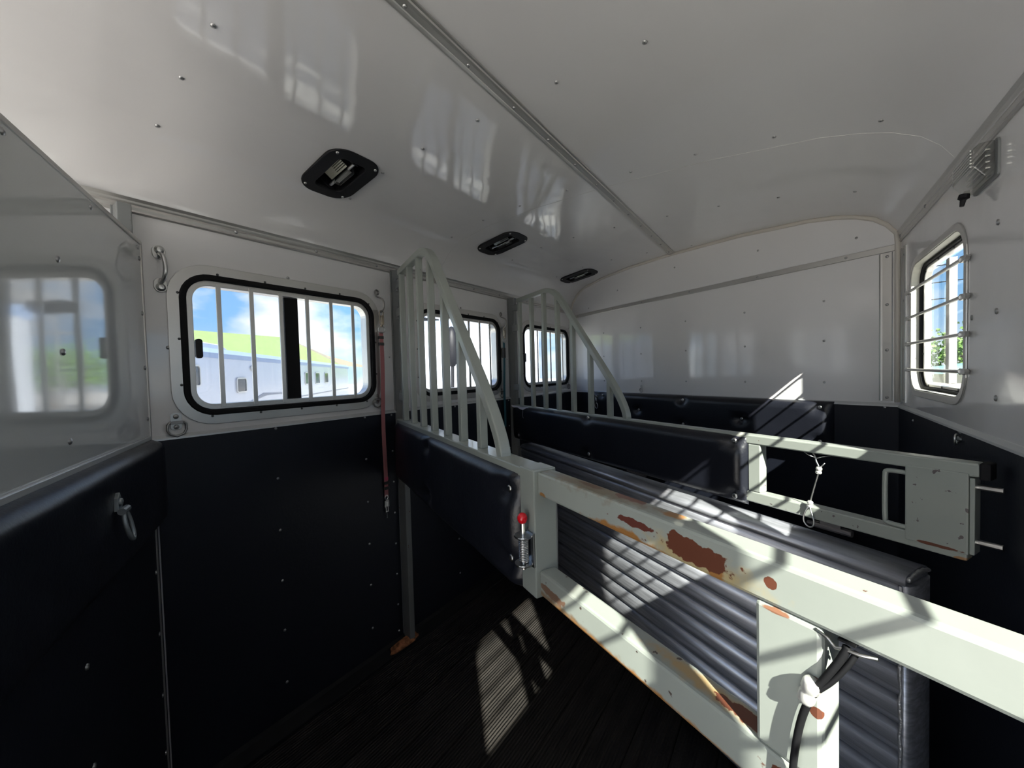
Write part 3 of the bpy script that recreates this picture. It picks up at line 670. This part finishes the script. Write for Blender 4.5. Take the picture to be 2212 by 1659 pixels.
# ------------------------------------------------------------------ rear partition on the left edge
def partition():
    t = thing('rear_partition', 'glossy white folding partition at the left edge with black pad across its middle', 'partition', (0.338, YL, 0), AF+pi)
    s1 = 1.25
    bm = BM(); box(bm, 0.016, s1, -0.020, 0.0, 1.20, 1.838); obj('upper_panel', bm, mat('pale glossy panel', (0.58, 0.595, 0.585), 0.05, coat=0.5, bump=[(2.0, 0.35, 0.006, one), (60, 0.03, 0.0005, one)]), t)
    bm = BM(); box(bm, 0.016, s1, -0.020, 0.0, 0.03, 1.20); obj('lower_panel', bm, BLACKP, t)
    bm = BM(); box(bm, 0.016, s1, -0.024, 0.004, 1.836, 1.848); obj('top_channel', bm, ALUX, t, bevel=0.002)
    bm = BM(); box(bm, 0.004, 0.016, -0.024, 0.003, 0.03, 1.848); obj('edge_channel', bm, ALUX, t, bevel=0.002)
    bm = BM(); box(bm, 0.03, s1, 0.0, 0.008, 1.223, 1.236); obj('cap_strip', bm, MATS['pale strip'], t, bevel=0.002)
    bt = [(0.035, 1.195), (0.035, 0.985)]
    bm = pad_mesh(0.012, s1, 0.955, 1.226, 0.001, 0.040, [], sgn=1, seed=21, roundx=0.03); p = obj('pad', bm, VINYL, t, smooth=True); buttons_of(p, bt, 0.030, sgn=1, r=0.007)
    bm = BM()
    for x, z in ((0.53, 1.655), (0.53, 1.47), (0.525, 1.289), (0.035, 1.822), (0.36, 1.822), (0.685, 1.822), (0.028, 1.790), (0.028, 1.62), (0.028, 1.45), (0.028, 1.29), (1.0, 1.6), (1.0, 1.4), (0.51, 0.81), (0.505, 0.59), (0.51, 0.38), (0.028, 0.80), (0.028, 0.60), (0.028, 0.40), (0.028, 0.21)):
        rivet(bm, (x, 0.0, z), (0, 1, 0), 0.0068)
    obj('rivets', bm, RIVET, t, smooth=True, kind='stuff')
    return t
partition()
ca, sa = cos(AF), sin(AF)
def PP(s, y, z): return Vector((0.338 - s*ca + y*sa, YL - s*sa - y*ca, z))
# swivel tie ring on the partition pad
t = thing('swivel_tie_ring', 'dull steel swivel tie ring hanging from the black pad on the left', 'tie ring', PP(0.445, 0.043, 1.11), AF)
bm = BM(); slab(bm, [(-0.009, 0.034), (0.0, 0.046), (0.009, 0.034), (0.013, 0.005), (-0.013, 0.005)], [], -0.004, 0.004); rivet(bm, (0, -0.004, 0.024), (0, -1, 0), 0.008, 0.006, 12); obj('mount', bm, mat('dull cast steel', (0.30, 0.33, 0.34), 0.45, metal=0.7), t, bevel=0.001)
bm = BM(); tube(bm, [(-0.016, -0.010, 0.004), (0.016, -0.010, 0.004)], 0.008, 10); obj('knuckle', bm, MATS['dull cast steel'], t)
bm = BM(); pts = [(-0.014, -0.010, 0.0)] + [(0.015*sin(a_), -0.014-0.010*(1-cos(a_))*0.5, -0.050-0.014*cos(a_)*-1*-1) for a_ in []]
loop = []
for i in range(28):
    a_ = 2*pi*i/28; zz = sin(a_); loop.append((0.0145*cos(a_)+(-0.006 if zz < 0 else 0)*zz*0.5, -0.016 + 0.006*zz, -0.032+0.0*zz + (0.034*zz if abs(zz) < 1 else 0.034*zz)))
tube(bm, loop, 0.0048, 10, closed=True); obj('ring', bm, MATS['dull cast steel'], t, smooth=True)

# ------------------------------------------------------------------ fittings on the left wall
def lw(X, Z, label, cat, name, off=0.0, group=None): return thing(name, label, cat, (X, YL-off, Z), 0, group)
t = lw(0.379, 1.772, 'curved steel tie loop on the white wall, left of the nearest window', 'tie loop', 'tie_loop')
bm = BM(); pth = smoothpath([(0.0, -0.012, 0.048), (0.003, -0.030, 0.040), (0.006, -0.040, 0.018), (0.006, -0.042, -0.010), (0.004, -0.034, -0.034), (0.0, -0.014, -0.046)], 2); tube(bm, pth, 0.0062, 10); obj('loop', bm, STEEL, t, smooth=True)
for sz in (1, -1):
    bm = BM(); slab(bm, [(0.017*cos(2*pi*i/14), sz*0.058+0.018*sin(2*pi*i/14) - (sz*0.010 if sz*sin(2*pi*i/14) < -0.4 else 0)) for i in range(14)], [], -0.007, 0); lathe(bm, (0, -0.006, sz*0.060), (0, -1, 0), [(0.0135, 0), (0.0125, 0.004), (0.007, 0.009), (0.0005, 0.010)], 16); obj('foot', bm, STEEL, t, bevel=0.001)
def dring(X, Z, label, off=0.0, size=1.0):
    t = lw(X, Z, label, 'tie ring', 'tie_ring', off, 'small D-shaped tie rings under the windows')
    bm = BM(); slab(bm, rrect(0, 0.010, 0.030*size, 0.056*size, 0.009, 4), [], -0.003, 0); obj('plate', bm, STEEL, t, bevel=0.0008)
    bm = BM(); lp = [(-0.019, 0.006), (0.019, 0.006), (0.024, 0.0), (0.025, -0.018), (0.018, -0.032), (0, -0.040), (-0.018, -0.032), (-0.025, -0.018), (-0.024, 0.0)]
    pts = [(a*size, -0.008, b*size) for a, b in lp]; tube(bm, pts, 0.0038*size, 8, closed=True); obj('ring', bm, HOOKS, t, smooth=True)
    bm = BM(); box(bm, -0.016*size, 0.016*size, -0.012, -0.003, 0.001, 0.011); rivet(bm, (0, -0.003, 0.026*size), (0, -1, 0), 0.0075, 0.004, 12); rivet(bm, (0, -0.003, -0.009*size), (0, -1, 0), 0.0075, 0.004, 12); obj('clip', bm, HOOKS, t, bevel=0.001)
dring(0.401, 1.262, 'small steel D-ring tie below the left corner of the nearest window')
dring(1.178, 1.285, 'small steel D-ring tie beside the pink strap, right of the nearest window', size=0.9)
dring(2.20, 1.265, 'small steel D-ring tie below the right corner of the middle window', size=0.9)
dring(3.22, 1.275, 'small steel D-ring tie below the right corner of the farthest window', size=0.9)
def hook_and_lead(X, label_hook, label_lead, strapmat, zend, bands, bright=None, tail=True, X2=None):
    t = lw(X, 1.79, label_hook, 'hook', 'wall_hook', 0, 'wire hooks between the windows')
    bm = BM(); pth = [(-0.004+0.010*cos(a), -0.006, 0.028+0.011*sin(a)) for a in [R(-60+30*i) for i in range(11)]] + [(-0.010, -0.012, 0.006), (-0.002, -0.028, 0.000), (0.006, -0.042, -0.012), (0.008, -0.046, -0.040), (0.004, -0.040, -0.062), (-0.002, -0.028, -0.072)]
    tube(bm, smoothpath(pth, 1), 0.0040, 8); obj('wire', bm, HOOKS, t, smooth=True)
    lead = thing('trailer_tie', label_lead, 'lead strap', (X, YL-0.030, 1.715), 0, 'quick-release straps on the window wall')
    br = mat('brassy snap', (0.42, 0.36, 0.28), 0.3, metal=0.9)
    bm = BM(); torus(bm, (0, 0, -0.004), (0, 1, 0.2), 0.012, 0.0028, 18, 8, 1, 1.25); box(bm, 0.002, 0.013, -0.004, 0.005, -0.058, -0.012); box(bm, -0.012, -0.006, -0.003, 0.003, -0.055, -0.012); lathe(bm, (0, 0, -0.070), (0, 0, 1), [(0.005, 0), (0.007, 0.004), (0.006, 0.012)], 10); obj('snap', bm, br, lead, bevel=0.001)
    bm = BM(); torus(bm, (0, 0, -0.082), (0.15, 1, 0), 0.017, 0.0026, 22, 8, 1, 0.9); obj('link_ring', bm, STEEL, lead, smooth=True)
    z0 = -0.092; bm = BM(); L_ = zend-1.715
    nseg = 24; A = []
    for i in range(nseg+1):
        z = z0+(L_-z0)*i/nseg; dx = 0.003*sin(i*0.35); dy = 0.006+0.008*i/nseg
        A.append([bm.verts.new((dx+a, dy+b, z)) for a, b in ((-0.0105, -0.0015), (0.0105, -0.0015), (0.0105, 0.0015), (-0.0105, 0.0015))])
    for a, b in zip(A, A[1:]):
        for j in range(4): bm.faces.new([a[j], a[(j+1) % 4], b[(j+1) % 4], b[j]])
    bm.faces.new(A[0]); bm.faces.new(A[-1]); st = obj('strap', bm, strapmat, lead)
    for zb, h in bands:
        dx = 0.003*sin((zb-z0)/(L_-z0)*nseg*0.35); bm = BM(); box(bm, dx-0.0120, dx+0.0120, 0.003, 0.017, zb-h, zb); obj('keeper', bm, BAND, st)
    if bright:
        bm = BM(); box(bm, -0.006, 0.014, 0.010, 0.016, L_+0.082, L_+0.098); obj('fold', bm, bright, st)
    if tail:
        zt = L_
        bm = BM(); torus(bm, (0.002, 0.014, zt-0.004), (0, 1, 0), 0.0085, 0.0026, 16, 6, 1, 1.3)
        for sx in (-1, 1): box(bm, 0.002+sx*0.010-0.002, 0.002+sx*0.010+0.002, 0.010, 0.016, zt-0.052, zt-0.018)
        box(bm, -0.010, 0.014, 0.010, 0.016, zt-0.022, zt-0.018); box(bm, -0.003, 0.007, 0.010, 0.015, zt-0.050, zt-0.024)
        for sx in (-1, 1): box(bm, 0.002+sx*0.006-0.0015, 0.002+sx*0.006+0.0015, 0.011, 0.014, zt-0.075, zt-0.052)
        box(bm, -0.006, 0.010, 0.011, 0.015, zt-0.078, zt-0.073); tube(bm, [(0.002, 0.013, zt-0.078), (0.002, 0.013, zt-0.105)], 0.0018, 6); ball(bm, (0.002, 0.013, zt-0.106), 0.003, 8)
        obj('panic_snap', bm, STEEL, lead)
    return lead
hook_and_lead(1.200, 'wire hook holding the pink strap between the nearest window and the post', 'faded pink webbing strap with snaps at both ends, hanging beside the nearest window', PINK, 0.80, [(-0.113, 0.014), (-0.145, 0.014), (-0.840, 0.012), (-0.866, 0.012)], PINKB)
hook_and_lead(2.215, 'wire hook holding the teal strap beside the middle window', 'teal webbing strap with a black sleeve hanging beside the middle window', TEAL, 1.02, [(-0.135, 0.070)], None, False)
t = lw(3.255, 1.76, 'wire hook on the white wall past the farthest window', 'hook', 'wall_hook', 0, 'wire hooks between the windows')
bm = BM(); tube(bm, smoothpath([(-0.008, -0.004, 0.035), (0.004, -0.006, 0.045), (0.008, -0.006, 0.03), (0.0, -0.015, 0.012), (0.006, -0.042, -0.006), (0.006, -0.044, -0.04), (-0.002, -0.028, -0.06)], 2), 0.0032, 8); obj('wire', bm, STEEL, t, smooth=True)
# snap clips lying against the lining behind the cages
t = lw(1.775, 1.085, 'steel bolt snap hanging on the black lining under the middle window', 'bolt snap', 'bolt_snap', 0.010)
bm = BM(); torus(bm, (0, -0.006, 0.045), (0, 1, 0), 0.010, 0.003, 16, 6); tube(bm, [(0, -0.006, 0.034), (0, -0.006, 0.0)], 0.006, 8); torus(bm, (0, -0.006, -0.018), (0, 1, 0), 0.013, 0.0035, 16, 6, 1, 1.4); obj('body', bm, STEEL, t, smooth=True)

# ------------------------------------------------------------------ front wall pad and rings
fpad = thing('wall_pad', 'long navy-black vinyl pad buttoned to the slanted front wall', 'pad', (XF, YL, 0), wf_rot)
bt = [(0.44, 1.195), (0.83, 1.10), (1.21, 1.192), (1.60, 1.10), (1.985, 1.192), (1.985, 1.022), (1.21, 1.03)]
bm = pad_mesh(0.30, 2.035, 0.955, 1.222, -0.008, 0.045, bt, seed=33, roundx=0.04); p = obj('cover', bm, VINYL, fpad, smooth=True); buttons_of(p, bt, -0.034, r=0.008)
t = thing('tie_ring', 'small steel tie ring on the white front wall above the long pad', 'tie ring', FP(0.83, 0, 1.255), wf_rot)
bm = BM(); slab(bm, rrect(0, 0.012, 0.018, 0.034, 0.006, 4), [], -0.003, 0); obj('plate', bm, STEEL, t)
bm = BM(); torus(bm, (0, -0.008, -0.010), (0, 1, 0.01), 0.013, 0.0032, 18, 8, 1, 1.3); obj('ring', bm, STEEL, t, smooth=True)
t = thing('tie_ring', 'small steel tie ring on the black lining of the right wall below the white strip', 'tie ring', (1.592, YR+0.008, 1.188), pi)
bm = BM(); lathe(bm, (0, 0, 0), (0, -1, 0), [(0.009, 0), (0.009, 0.004), (0.005, 0.007)], 12); obj('plate', bm, STEEL, t)
bm = BM(); torus(bm, (0, -0.008, -0.002), (0.5, 1, 0), 0.011, 0.0026, 18, 8, 1, 1.3); obj('ring', bm, STEEL, t, smooth=True)
t = thing('bolt_snap', 'steel bolt snap hanging behind the far cage by the front pad', 'bolt snap', FP(0.40, -0.062, 1.13), wf_rot)
bm = BM(); torus(bm, (0, -0.006, 0.050), (0, 1, 0), 0.010, 0.003, 16, 6); tube(bm, [(0, -0.006, 0.04), (0, -0.006, 0.0)], 0.006, 8); torus(bm, (0, -0.006, -0.024), (0, 1, 0), 0.016, 0.0038, 16, 6, 1, 1.4); obj('body', bm, STEEL, t, smooth=True)

# ------------------------------------------------------------------ lamps
def roof_lamp(X, label):
    yc = 1.372; al = math.atan(slope(yc)*1.0)
    t = thing('roof_lamp', label, 'lamp', (X, yc, zc(yc)-0.001), group='black recessed lamps in the roof'); t.rotation_euler = (al, 0, 0)
    # plate in local x,y ; built in (x,z) and laid flat
    def lay(bm): bmesh.ops.rotate(bm, verts=bm.verts, cent=(0, 0, 0), matrix=Matrix.Rotation(-pi/2, 3, 'X')); return bm
    bm = BM(); ring(bm, 0, 0, 0.200, 0.290, 0.070, 0.048, -0.001, 0.009); lay(bm); obj('bezel', bm, BLKPL, t, bevel=0.003)
    bm = BM(); o_ = rrect(0, 0, 0.106, 0.195, 0.010, 3)
    A = [bm.verts.new((a, b, 0.0)) for a, b in o_]; B = [bm.verts.new((a*0.95, b*0.95, 0.050)) for a, b in o_]; n = len(o_)
    for i in range(n): bm.faces.new([A[i], A[(i+1) % n], B[(i+1) % n], B[i]])
    bm.faces.new(B); obj('recess', bm, BLKPL, t)
    bm = BM(); tube(bm, [(0.010, -0.090, 0.004), (0.010, 0.090, 0.004)], 0.0058, 12); obj('pivot_rod', bm, STEEL, t)
    bm = BM(); box(bm, 0.000, 0.028, -0.050, 0.048, -0.012, 0.014); obj('lens_box', bm, LENS, t, bevel=0.002)
    bm = BM(); box(bm, 0.004, 0.024, -0.044, 0.044, -0.004, 0.012); obj('reflector', bm, mat('bright reflector', (0.7, 0.7, 0.68), 0.12, metal=1.0), t, bevel=0.002)
    bm = BM(); slab(bm, [(-0.050, 0.038), (-0.002, 0.004), (-0.001, 0.010), (-0.048, 0.043)], [], -0.052, 0.052)
    for k in range(7):
        f = k/6; box(bm, -0.044+0.034*f, -0.042+0.034*f, -0.050, 0.004, 0.030-0.024*f, 0.033-0.024*f)
    obj('ribbed_reflector', bm, mat('smoky reflector', (0.34, 0.33, 0.27), 0.25, metal=0.8), t)
    for sx, sy in ((1, 1), (-1, 1), (-1, -1), (1, -1)):
        bm = BM(); rivet(bm, (sx*0.075, sy*0.112 if sx*sy > 0 else sy*0.112, -0.009), (0, 0, -1), 0.0055); obj('screw', bm, STEEL, t, smooth=True)
    for sy in (1, -1):
        bm = BM(); slab(bm, [(-0.048, 0.03), (0.0, -0.004), (0.02, -0.004), (0.048, 0.03)], [], sy*0.086-0.003, sy*0.086+0.003); obj('cheek', bm, BLKPL, t)
    return t
roof_lamp(LAMPX[0], 'black recessed swivel lamp in the roof, nearest and largest of the row')
roof_lamp(LAMPX[1], 'black recessed swivel lamp in the roof, middle one of the row')
roof_lamp(LAMPX[2], 'black recessed swivel lamp in the roof, farthest of the row')
t = thing('wall_lamp', 'clear wedge-shaped plastic lamp with a black switch high on the right wall', 'lamp', (1.455, YR, 1.868), pi)
bm = BM(); slab(bm, rrect(0, 0, 0.150, 0.088, 0.012, 4), [], -0.005, 0); obj('base', bm, GREY, t, bevel=0.002)
bm = BM(); extr(bm, [(-0.007, -0.040), (-0.022, -0.040), (-0.042, -0.012), (-0.042, 0.030), (-0.030, 0.040), (-0.007, 0.040)], -0.068, 0.070, lambda x, a, b: (x, a, b)); obj('lens', bm, LENS, t, bevel=0.003)
bm = BM()
for k in range(6): box(bm, -0.060, 0.062, -0.0445, -0.0415, -0.008+0.0075*k-0.0015, -0.008+0.0075*k+0.0015)
for k in range(4): box(bm, -0.060, 0.062, -0.020, -0.012, -0.02+0.014*k, -0.016+0.014*k)
obj('lens_ribs', bm, MATS['bright reflector'], t, bevel=0.0008)
bm = BM(); lathe(bm, (-0.058, -0.024, -0.040), (0, -0.15, -1), [(0.010, -0.004), (0.011, 0.006), (0.006, 0.010), (0.0045, 0.024), (0.004, 0.026)], 12); obj('switch', bm, BLKPL, t, smooth=False)

# ------------------------------------------------------------------ cables
dv = thing('safety_cable', 'thin steel loop cable with two ferrules hanging from the far divider top rail', 'cable', (2.322, YL, 0), R(63.5)+pi)
DX = 0.0
bm = BM(); tube(bm, smoothpath([(1.928, -0.006, 1.142), (1.936, -0.010, 1.132), (1.938, -0.012, 1.120), (1.948, -0.012, 1.100), (1.941, -0.012, 1.070), (1.932, -0.014, 1.030), (1.925, -0.016, 0.995)], 2), 0.0022, 8)
tube(bm, [(1.948, -0.012, 1.100), (1.960, -0.012, 1.118)], 0.0020, 6)
tube(bm, [(1.905, -0.006, 1.140), (1.920, -0.016, 1.136), (1.935, -0.012, 1.130)], 0.0014, 6); tube(bm, [(1.972, -0.006, 1.140), (1.955, -0.016, 1.136), (1.938, -0.012, 1.128)], 0.0014, 6)
obj('wire', bm, STEEL, dv, smooth=True)
bm = BM(); lp = []
for i in range(26):
    a_ = -pi/2 + 0.2 + (2*pi-0.4)*i/25 + pi; lp.append((1.929+0.016*sin((i/25-0.5)*2*pi)*(-1)*(0.35+0.65*sin(pi*i/25)), -0.030, 0.962-0.036*sin(pi*i/25)))
lp = [(1.925, -0.026, 0.985), (1.917, -0.032, 0.965), (1.914, -0.034, 0.945), (1.920, -0.034, 0.930), (1.931, -0.034, 0.924), (1.941, -0.034, 0.931), (1.943, -0.034, 0.946), (1.936, -0.032, 0.965), (1.927, -0.026, 0.985)]
tube(bm, smoothpath(lp, 2), 0.0020, 8); obj('end_loop', bm, STEEL, dv, smooth=True)
FER = mat('bright ferrule', (0.85, 0.84, 0.80), 0.3, metal=0.6)
for c_, n_ in (((1.944, -0.012, 1.094), 0), ((1.925, -0.021, 0.990), 1)):
    bm = BM(); lathe(bm, (c_[0], c_[1], c_[2]-0.011), (0.1, 0, 1), [(0.0055, 0), (0.0078, 0.003), (0.0078, 0.008), (0.0052, 0.0105), (0.0078, 0.013), (0.0078, 0.018), (0.0055, 0.021)], 12); obj('ferrule', bm, FER, dv, smooth=True)
dv = thing('release_cable', 'black coated release cable with silver ferrule hanging from the near divider rail', 'cable', (1.3075, YL, 0), R(65)+pi)
bm = BM(); cp_ = smoothpath([(1.899, -0.020, 1.130), (1.896, -0.022, 1.118), (1.887, -0.026, 1.098), (1.874, -0.028, 1.070), (1.864, -0.028, 1.040), (1.857, -0.028, 1.00), (1.853, -0.028, 0.95), (1.851, -0.028, 0.905)], 2); tube(bm, cp_, 0.0036, 10)
tube(bm, smoothpath([(1.906, -0.018, 1.128), (1.901, -0.022, 1.114), (1.890, -0.026, 1.092), (1.879, -0.028, 1.076)], 2), 0.0026, 8); obj('sheath', bm, RUBBER, dv, smooth=True)
bm = BM(); lathe(bm, (1.8665, -0.028, 1.056), (0.28, 0, 1), [(0.0068, 0), (0.0078, 0.003), (0.0078, 0.011), (0.0066, 0.0135), (0.0082, 0.016), (0.0082, 0.024), (0.0068, 0.027)], 14); obj('ferrule', bm, FER, dv, smooth=True)

# ------------------------------------------------------------------ outside
GZ = -0.45
bm = BM(); box(bm, -60, 90, -80, 90, GZ-0.3, GZ); struct('ground', bm, mat('pale gravel', (0.44, 0.425, 0.40), 0.95, vary=(3, 0.2, one), bump=[(40, 0.5, 0.02, one)]))
bm = BM(); box(bm, XREAR, 4.3, YR-0.02, YL+0.02, -0.16, -0.09); struct('trim_8', bm, WHITEP)
TRW = mat('trailer skin white', (0.62, 0.66, 0.74), 0.25, coat=0.3); TRB = mat('trailer roof edge blue grey', (0.28, 0.38, 0.58), 0.35)
DKG = mat('dark window glass', (0.03, 0.04, 0.05), 0.08); DECAL = mat('grey swoosh', (0.25, 0.27, 0.33), 0.4)
def outer_trailer(loc, rz, L_, H_, label, wins=(), ac=True, wdt=2.4, stalls=0):
    t = thing('parked_trailer', label, 'trailer', loc, rz)
    bm = BM(); box(bm, 0, L_, 0, wdt, 0.55, H_-0.10); obj('body', bm, TRW, t, bevel=0.06, segs=3)
    bm = BM(); extr(bm, [(-0.02, H_-0.20), (-0.03, H_-0.10), (0.06, H_), (wdt-0.06, H_), (wdt+0.03, H_-0.10), (wdt+0.02, H_-0.20)], 0, L_, lambda x, a, b: (x, a, b)); obj('roof_edge', bm, TRB, t)
    if ac:
        bm = BM(); extr(bm, [(0, 0), (0.08, 0.10), (0.35, 0.16), (1.30, 0.15), (1.62, 0.08), (1.66, 0)], 0.35, 1.15, lambda y, a, b: (ac+a, y, H_+b)); obj('air_conditioner', bm, WHITEP, t, bevel=0.02)
    for (x, z, w_, h_) in wins:
        bm = BM(); ring(bm, x, z, w_+0.05, h_+0.05, 0.07, 0.03, -0.03, 0.0, 4); f = obj('window_frame', bm, ALU, t)
        bm = BM(); slab(bm, rrect(x, z, w_, h_, 0.05, 4), [], -0.015, -0.005); obj('pane', bm, DKG, f)
    bm = BM(); box(bm, 0.1, L_-0.1, -0.012, -0.002, H_-1.30, H_-1.27); obj('stripe', bm, DECAL, t)
    bm = BM(); slab(bm, [(5.6, H_-1.22), (6.6, H_-1.02), (9.6, H_-1.12), (6.8, H_-1.09)], [], -0.012, -0.002); obj('swoosh', bm, DECAL, t)
    for x in (L_*0.45, L_*0.45+0.95):
        bm = BM(); lathe(bm, (x, -0.01, 0.36), (0, 1, 0), [(0.36, 0), (0.37, 0.03), (0.37, 0.2), (0.34, 0.24)], 24); w = obj('wheel', bm, RUBBER, t)
        bm = BM(); lathe(bm, (x, -0.03, 0.36), (0, 1, 0), [(0.20, 0), (0.22, 0.03)], 16); obj('hub', bm, ALU, w)
    bm = BM(); box(bm, L_*0.45-0.45, L_*0.45+1.4, -0.10, 0.0, 0.72, 0.78); obj('mudguard', bm, TRW, t)
    return t
ud = Vector((0.66, 0.75)); rz = math.atan2(0.75, 0.66)
h0 = 2.06-GZ
outer_trailer((2.5-0.66*3.5, 9-0.75*3.5, GZ), rz, 19.0, h0, 'long bluish-white living-quarters trailer outside the nearest window', wins=[(3.42, 1.95, 0.26, 0.36), (5.30, 1.73, 0.46, 0.30), (5.97, 2.13, 0.24, 0.08), (10.7, 1.84, 0.60, 0.40), (12.1, 1.84, 0.60, 0.40), (13.6, 1.84, 0.60, 0.40)], ac=3.9)
outer_trailer((6.45, 3.95, GZ), R(34), 9.0, 2.9, 'white trailer parked close outside the farthest window', wins=[(3.0, 2.0, 0.5, 0.5)], ac=None)
# green-roofed barn
t = thing('barn', 'barn with a long pale green metal roof behind the parked trailer', 'building', (0, 0, GZ))
GRN = mat('pale green metal roof', (0.17, 0.235, 0.085), 0.5, vary=(3, 0.06, one)); BW = mat('barn wall', (0.55, 0.52, 0.42), 0.8)
bm = BM(); gx = [(1.5, 25, 2.1), (13.3, 25, 2.1), (13.3, 25, 4.34), (1.5, 25, 4.75)]
v = [bm.verts.new(p) for p in [(-8, 24, 2.6), (14.4, 24, 2.6), (13.2, 29, 4.75), (-8, 29, 5.3)]]; v2 = [bm.verts.new(p.co+Vector((0, 0.05, -0.12))) for p in v]
bm.faces.new(v); bm.faces.new(v2[::-1])
for i in range(4): bm.faces.new([v[i], v2[i], v2[(i+1) % 4], v[(i+1) % 4]])
obj('roof', bm, GRN, t); bm = BM(); box(bm, -7.6, 14.0, 24.4, 34, 0, 2.62); obj('wall', bm, BW, t)
bm = BM(); v = [bm.verts.new(p) for p in [(14.4, 24, 2.6), (17.6, 25.2, 2.45), (16.0, 29, 3.6), (13.2, 29, 4.75)]]; bm.faces.new(v); obj('roof', bm, mat('tan hip roof', (0.24, 0.21, 0.15), 0.7), t, label='tan hip end')
# trees
def tree(x, y, h, r, label, seed, colr=(0.10, 0.20, 0.045)):
    random.seed(seed); t = thing('tree', label, 'tree', (x, y, GZ), group='trees beyond the yard')
    bm = BM(); tube(bm, [(0, 0, 0), (0.1, 0.05, h*0.35), (0, 0, h*0.7)], 0.16, 8, taper=[1.2, 0.8, 0.4]); obj('trunk', bm, mat('bark', (0.10, 0.075, 0.05), 0.9), t)
    bm = BM()
    for i in range(1500):
        a = random.uniform(0, 2*pi); ph = math.acos(random.uniform(-0.6, 1)); rr = r*(0.65+0.45*random.random())*(1+0.25*sin(3*a+seed))
        c = Vector((rr*sin(ph)*cos(a), rr*sin(ph)*sin(a), h*0.62+rr*cos(ph)*0.8)); u = Vector((random.gauss(0, 1), random.gauss(0, 1), random.gauss(0, 1))).normalized(); w = u.orthogonal().normalized(); s_ = 0.10*r/2+0.03
        bm.faces.new([bm.verts.new(c+u*s_), bm.verts.new(c+w*s_*0.6), bm.verts.new(c-u*s_), bm.verts.new(c-w*s_*0.6)])
    o = obj('crown', bm, mat('leaf green %d' % (seed % 3), colr, 0.7, vary=(0.8, 0.5, one)), t); o['kind'] = 'stuff'
tree(31, -7.5, 3.3, 1.7, 'leafy tree seen through the right wall window, nearest the fence', 3, (0.14, 0.26, 0.05))
tree(38, -2.5, 3.4, 1.7, 'tree on the right in the row beyond the fence, behind the mullion', 4, (0.08, 0.16, 0.04))
tree(34, -14.0, 3.6, 1.9, 'darker tree on the left of the row beyond the fence', 5, (0.07, 0.14, 0.04))
tree(27, 30, 4.4, 2.2, 'small tree on the horizon through the middle window', 6, (0.14, 0.26, 0.05))
tree(33, 34, 4.2, 2.4, 'round tree on the horizon through the middle window, farther right', 7, (0.10, 0.20, 0.05))
# low shed, rail fence and utility wires seen through the right window
t = thing('shed', 'low shed with pale teal roof beyond the rail fence', 'building', (22, -6.5, GZ), R(-10))
bm = BM(); box(bm, 0, 6, -3, 3, 0, 1.35); obj('wall', bm, BW, t); bm = BM(); extr(bm, [(-3.3, 1.35), (0, 1.85), (3.3, 1.35)], -0.3, 6.3, lambda x, a, b: (x, a, b)); obj('roof', bm, mat('teal roof', (0.25, 0.42, 0.40), 0.5), t)
t = thing('rail_fence', 'white three-rail fence across the yard outside the right window', 'fence', (8, -2.2, GZ), R(-62))
for k in range(7):
    bm = BM(); box(bm, -6+k*2, -5.9+k*2, -0.05, 0.05, 0, 1.35); obj('post', bm, WHITEP, t)
for k in range(3):
    bm = BM(); box(bm, -6, 6, -0.02, 0.02, 0.35+0.38*k, 0.48+0.38*k); obj('rail', bm, WHITEP, t)
t = thing('utility_lines', 'three overhead wires between two poles outside the right window', 'wires', (0, 0, GZ))
for x, y in ((38, 10), (30, -28)):
    bm = BM(); tube(bm, [(x, y, 0), (x, y, 8.4)], 0.12, 8); obj('pole', bm, MATS['bark'], t)
for z in (6.2, 7.2, 8.2):
    bm = BM(); tube(bm, [(38-8*i/12, 10-38*i/12, z-0.6*(1-(2*i/12-1)**2)) for i in range(13)], 0.03, 5); obj('wire', bm, RUBBER, t)
# truck mirror close outside the middle window
t = thing('truck_mirror', 'dark oval mirror of a parked truck outside the middle window', 'mirror', (4.12, 4.0, GZ), R(60))
bm = BM(); ball(bm, (0, 0, 2.25), 0.20, 18, 0.55, 1.5); obj('shell', bm, BLKPL, t, smooth=True); bm = BM(); tube(bm, [(0, 0, 2.0), (0.02, 0.02, 1.0), (0.02, 0.02, 0)], 0.025, 8); obj('stand', bm, BLKPL, t)
t = thing('light_tower', 'tall pole with floodlights standing outside the middle window', 'pole', (13.9, 15.2, GZ))
bm = BM(); tube(bm, [(0, 0, 0), (0, 0, 4.9)], 0.07, 8); obj('pole', bm, ALU, t)
for k in range(3):
    bm = BM(); box(bm, -0.6+k*0.45, -0.25+k*0.45, -0.2, 0.2, 4.35, 4.75); obj('floodlight', bm, BLKPL, t, bevel=0.03)
bm = BM(); box(bm, -0.7, 0.9, -0.04, 0.04, 3.6, 3.7); obj('crossbar', bm, ALU, t)
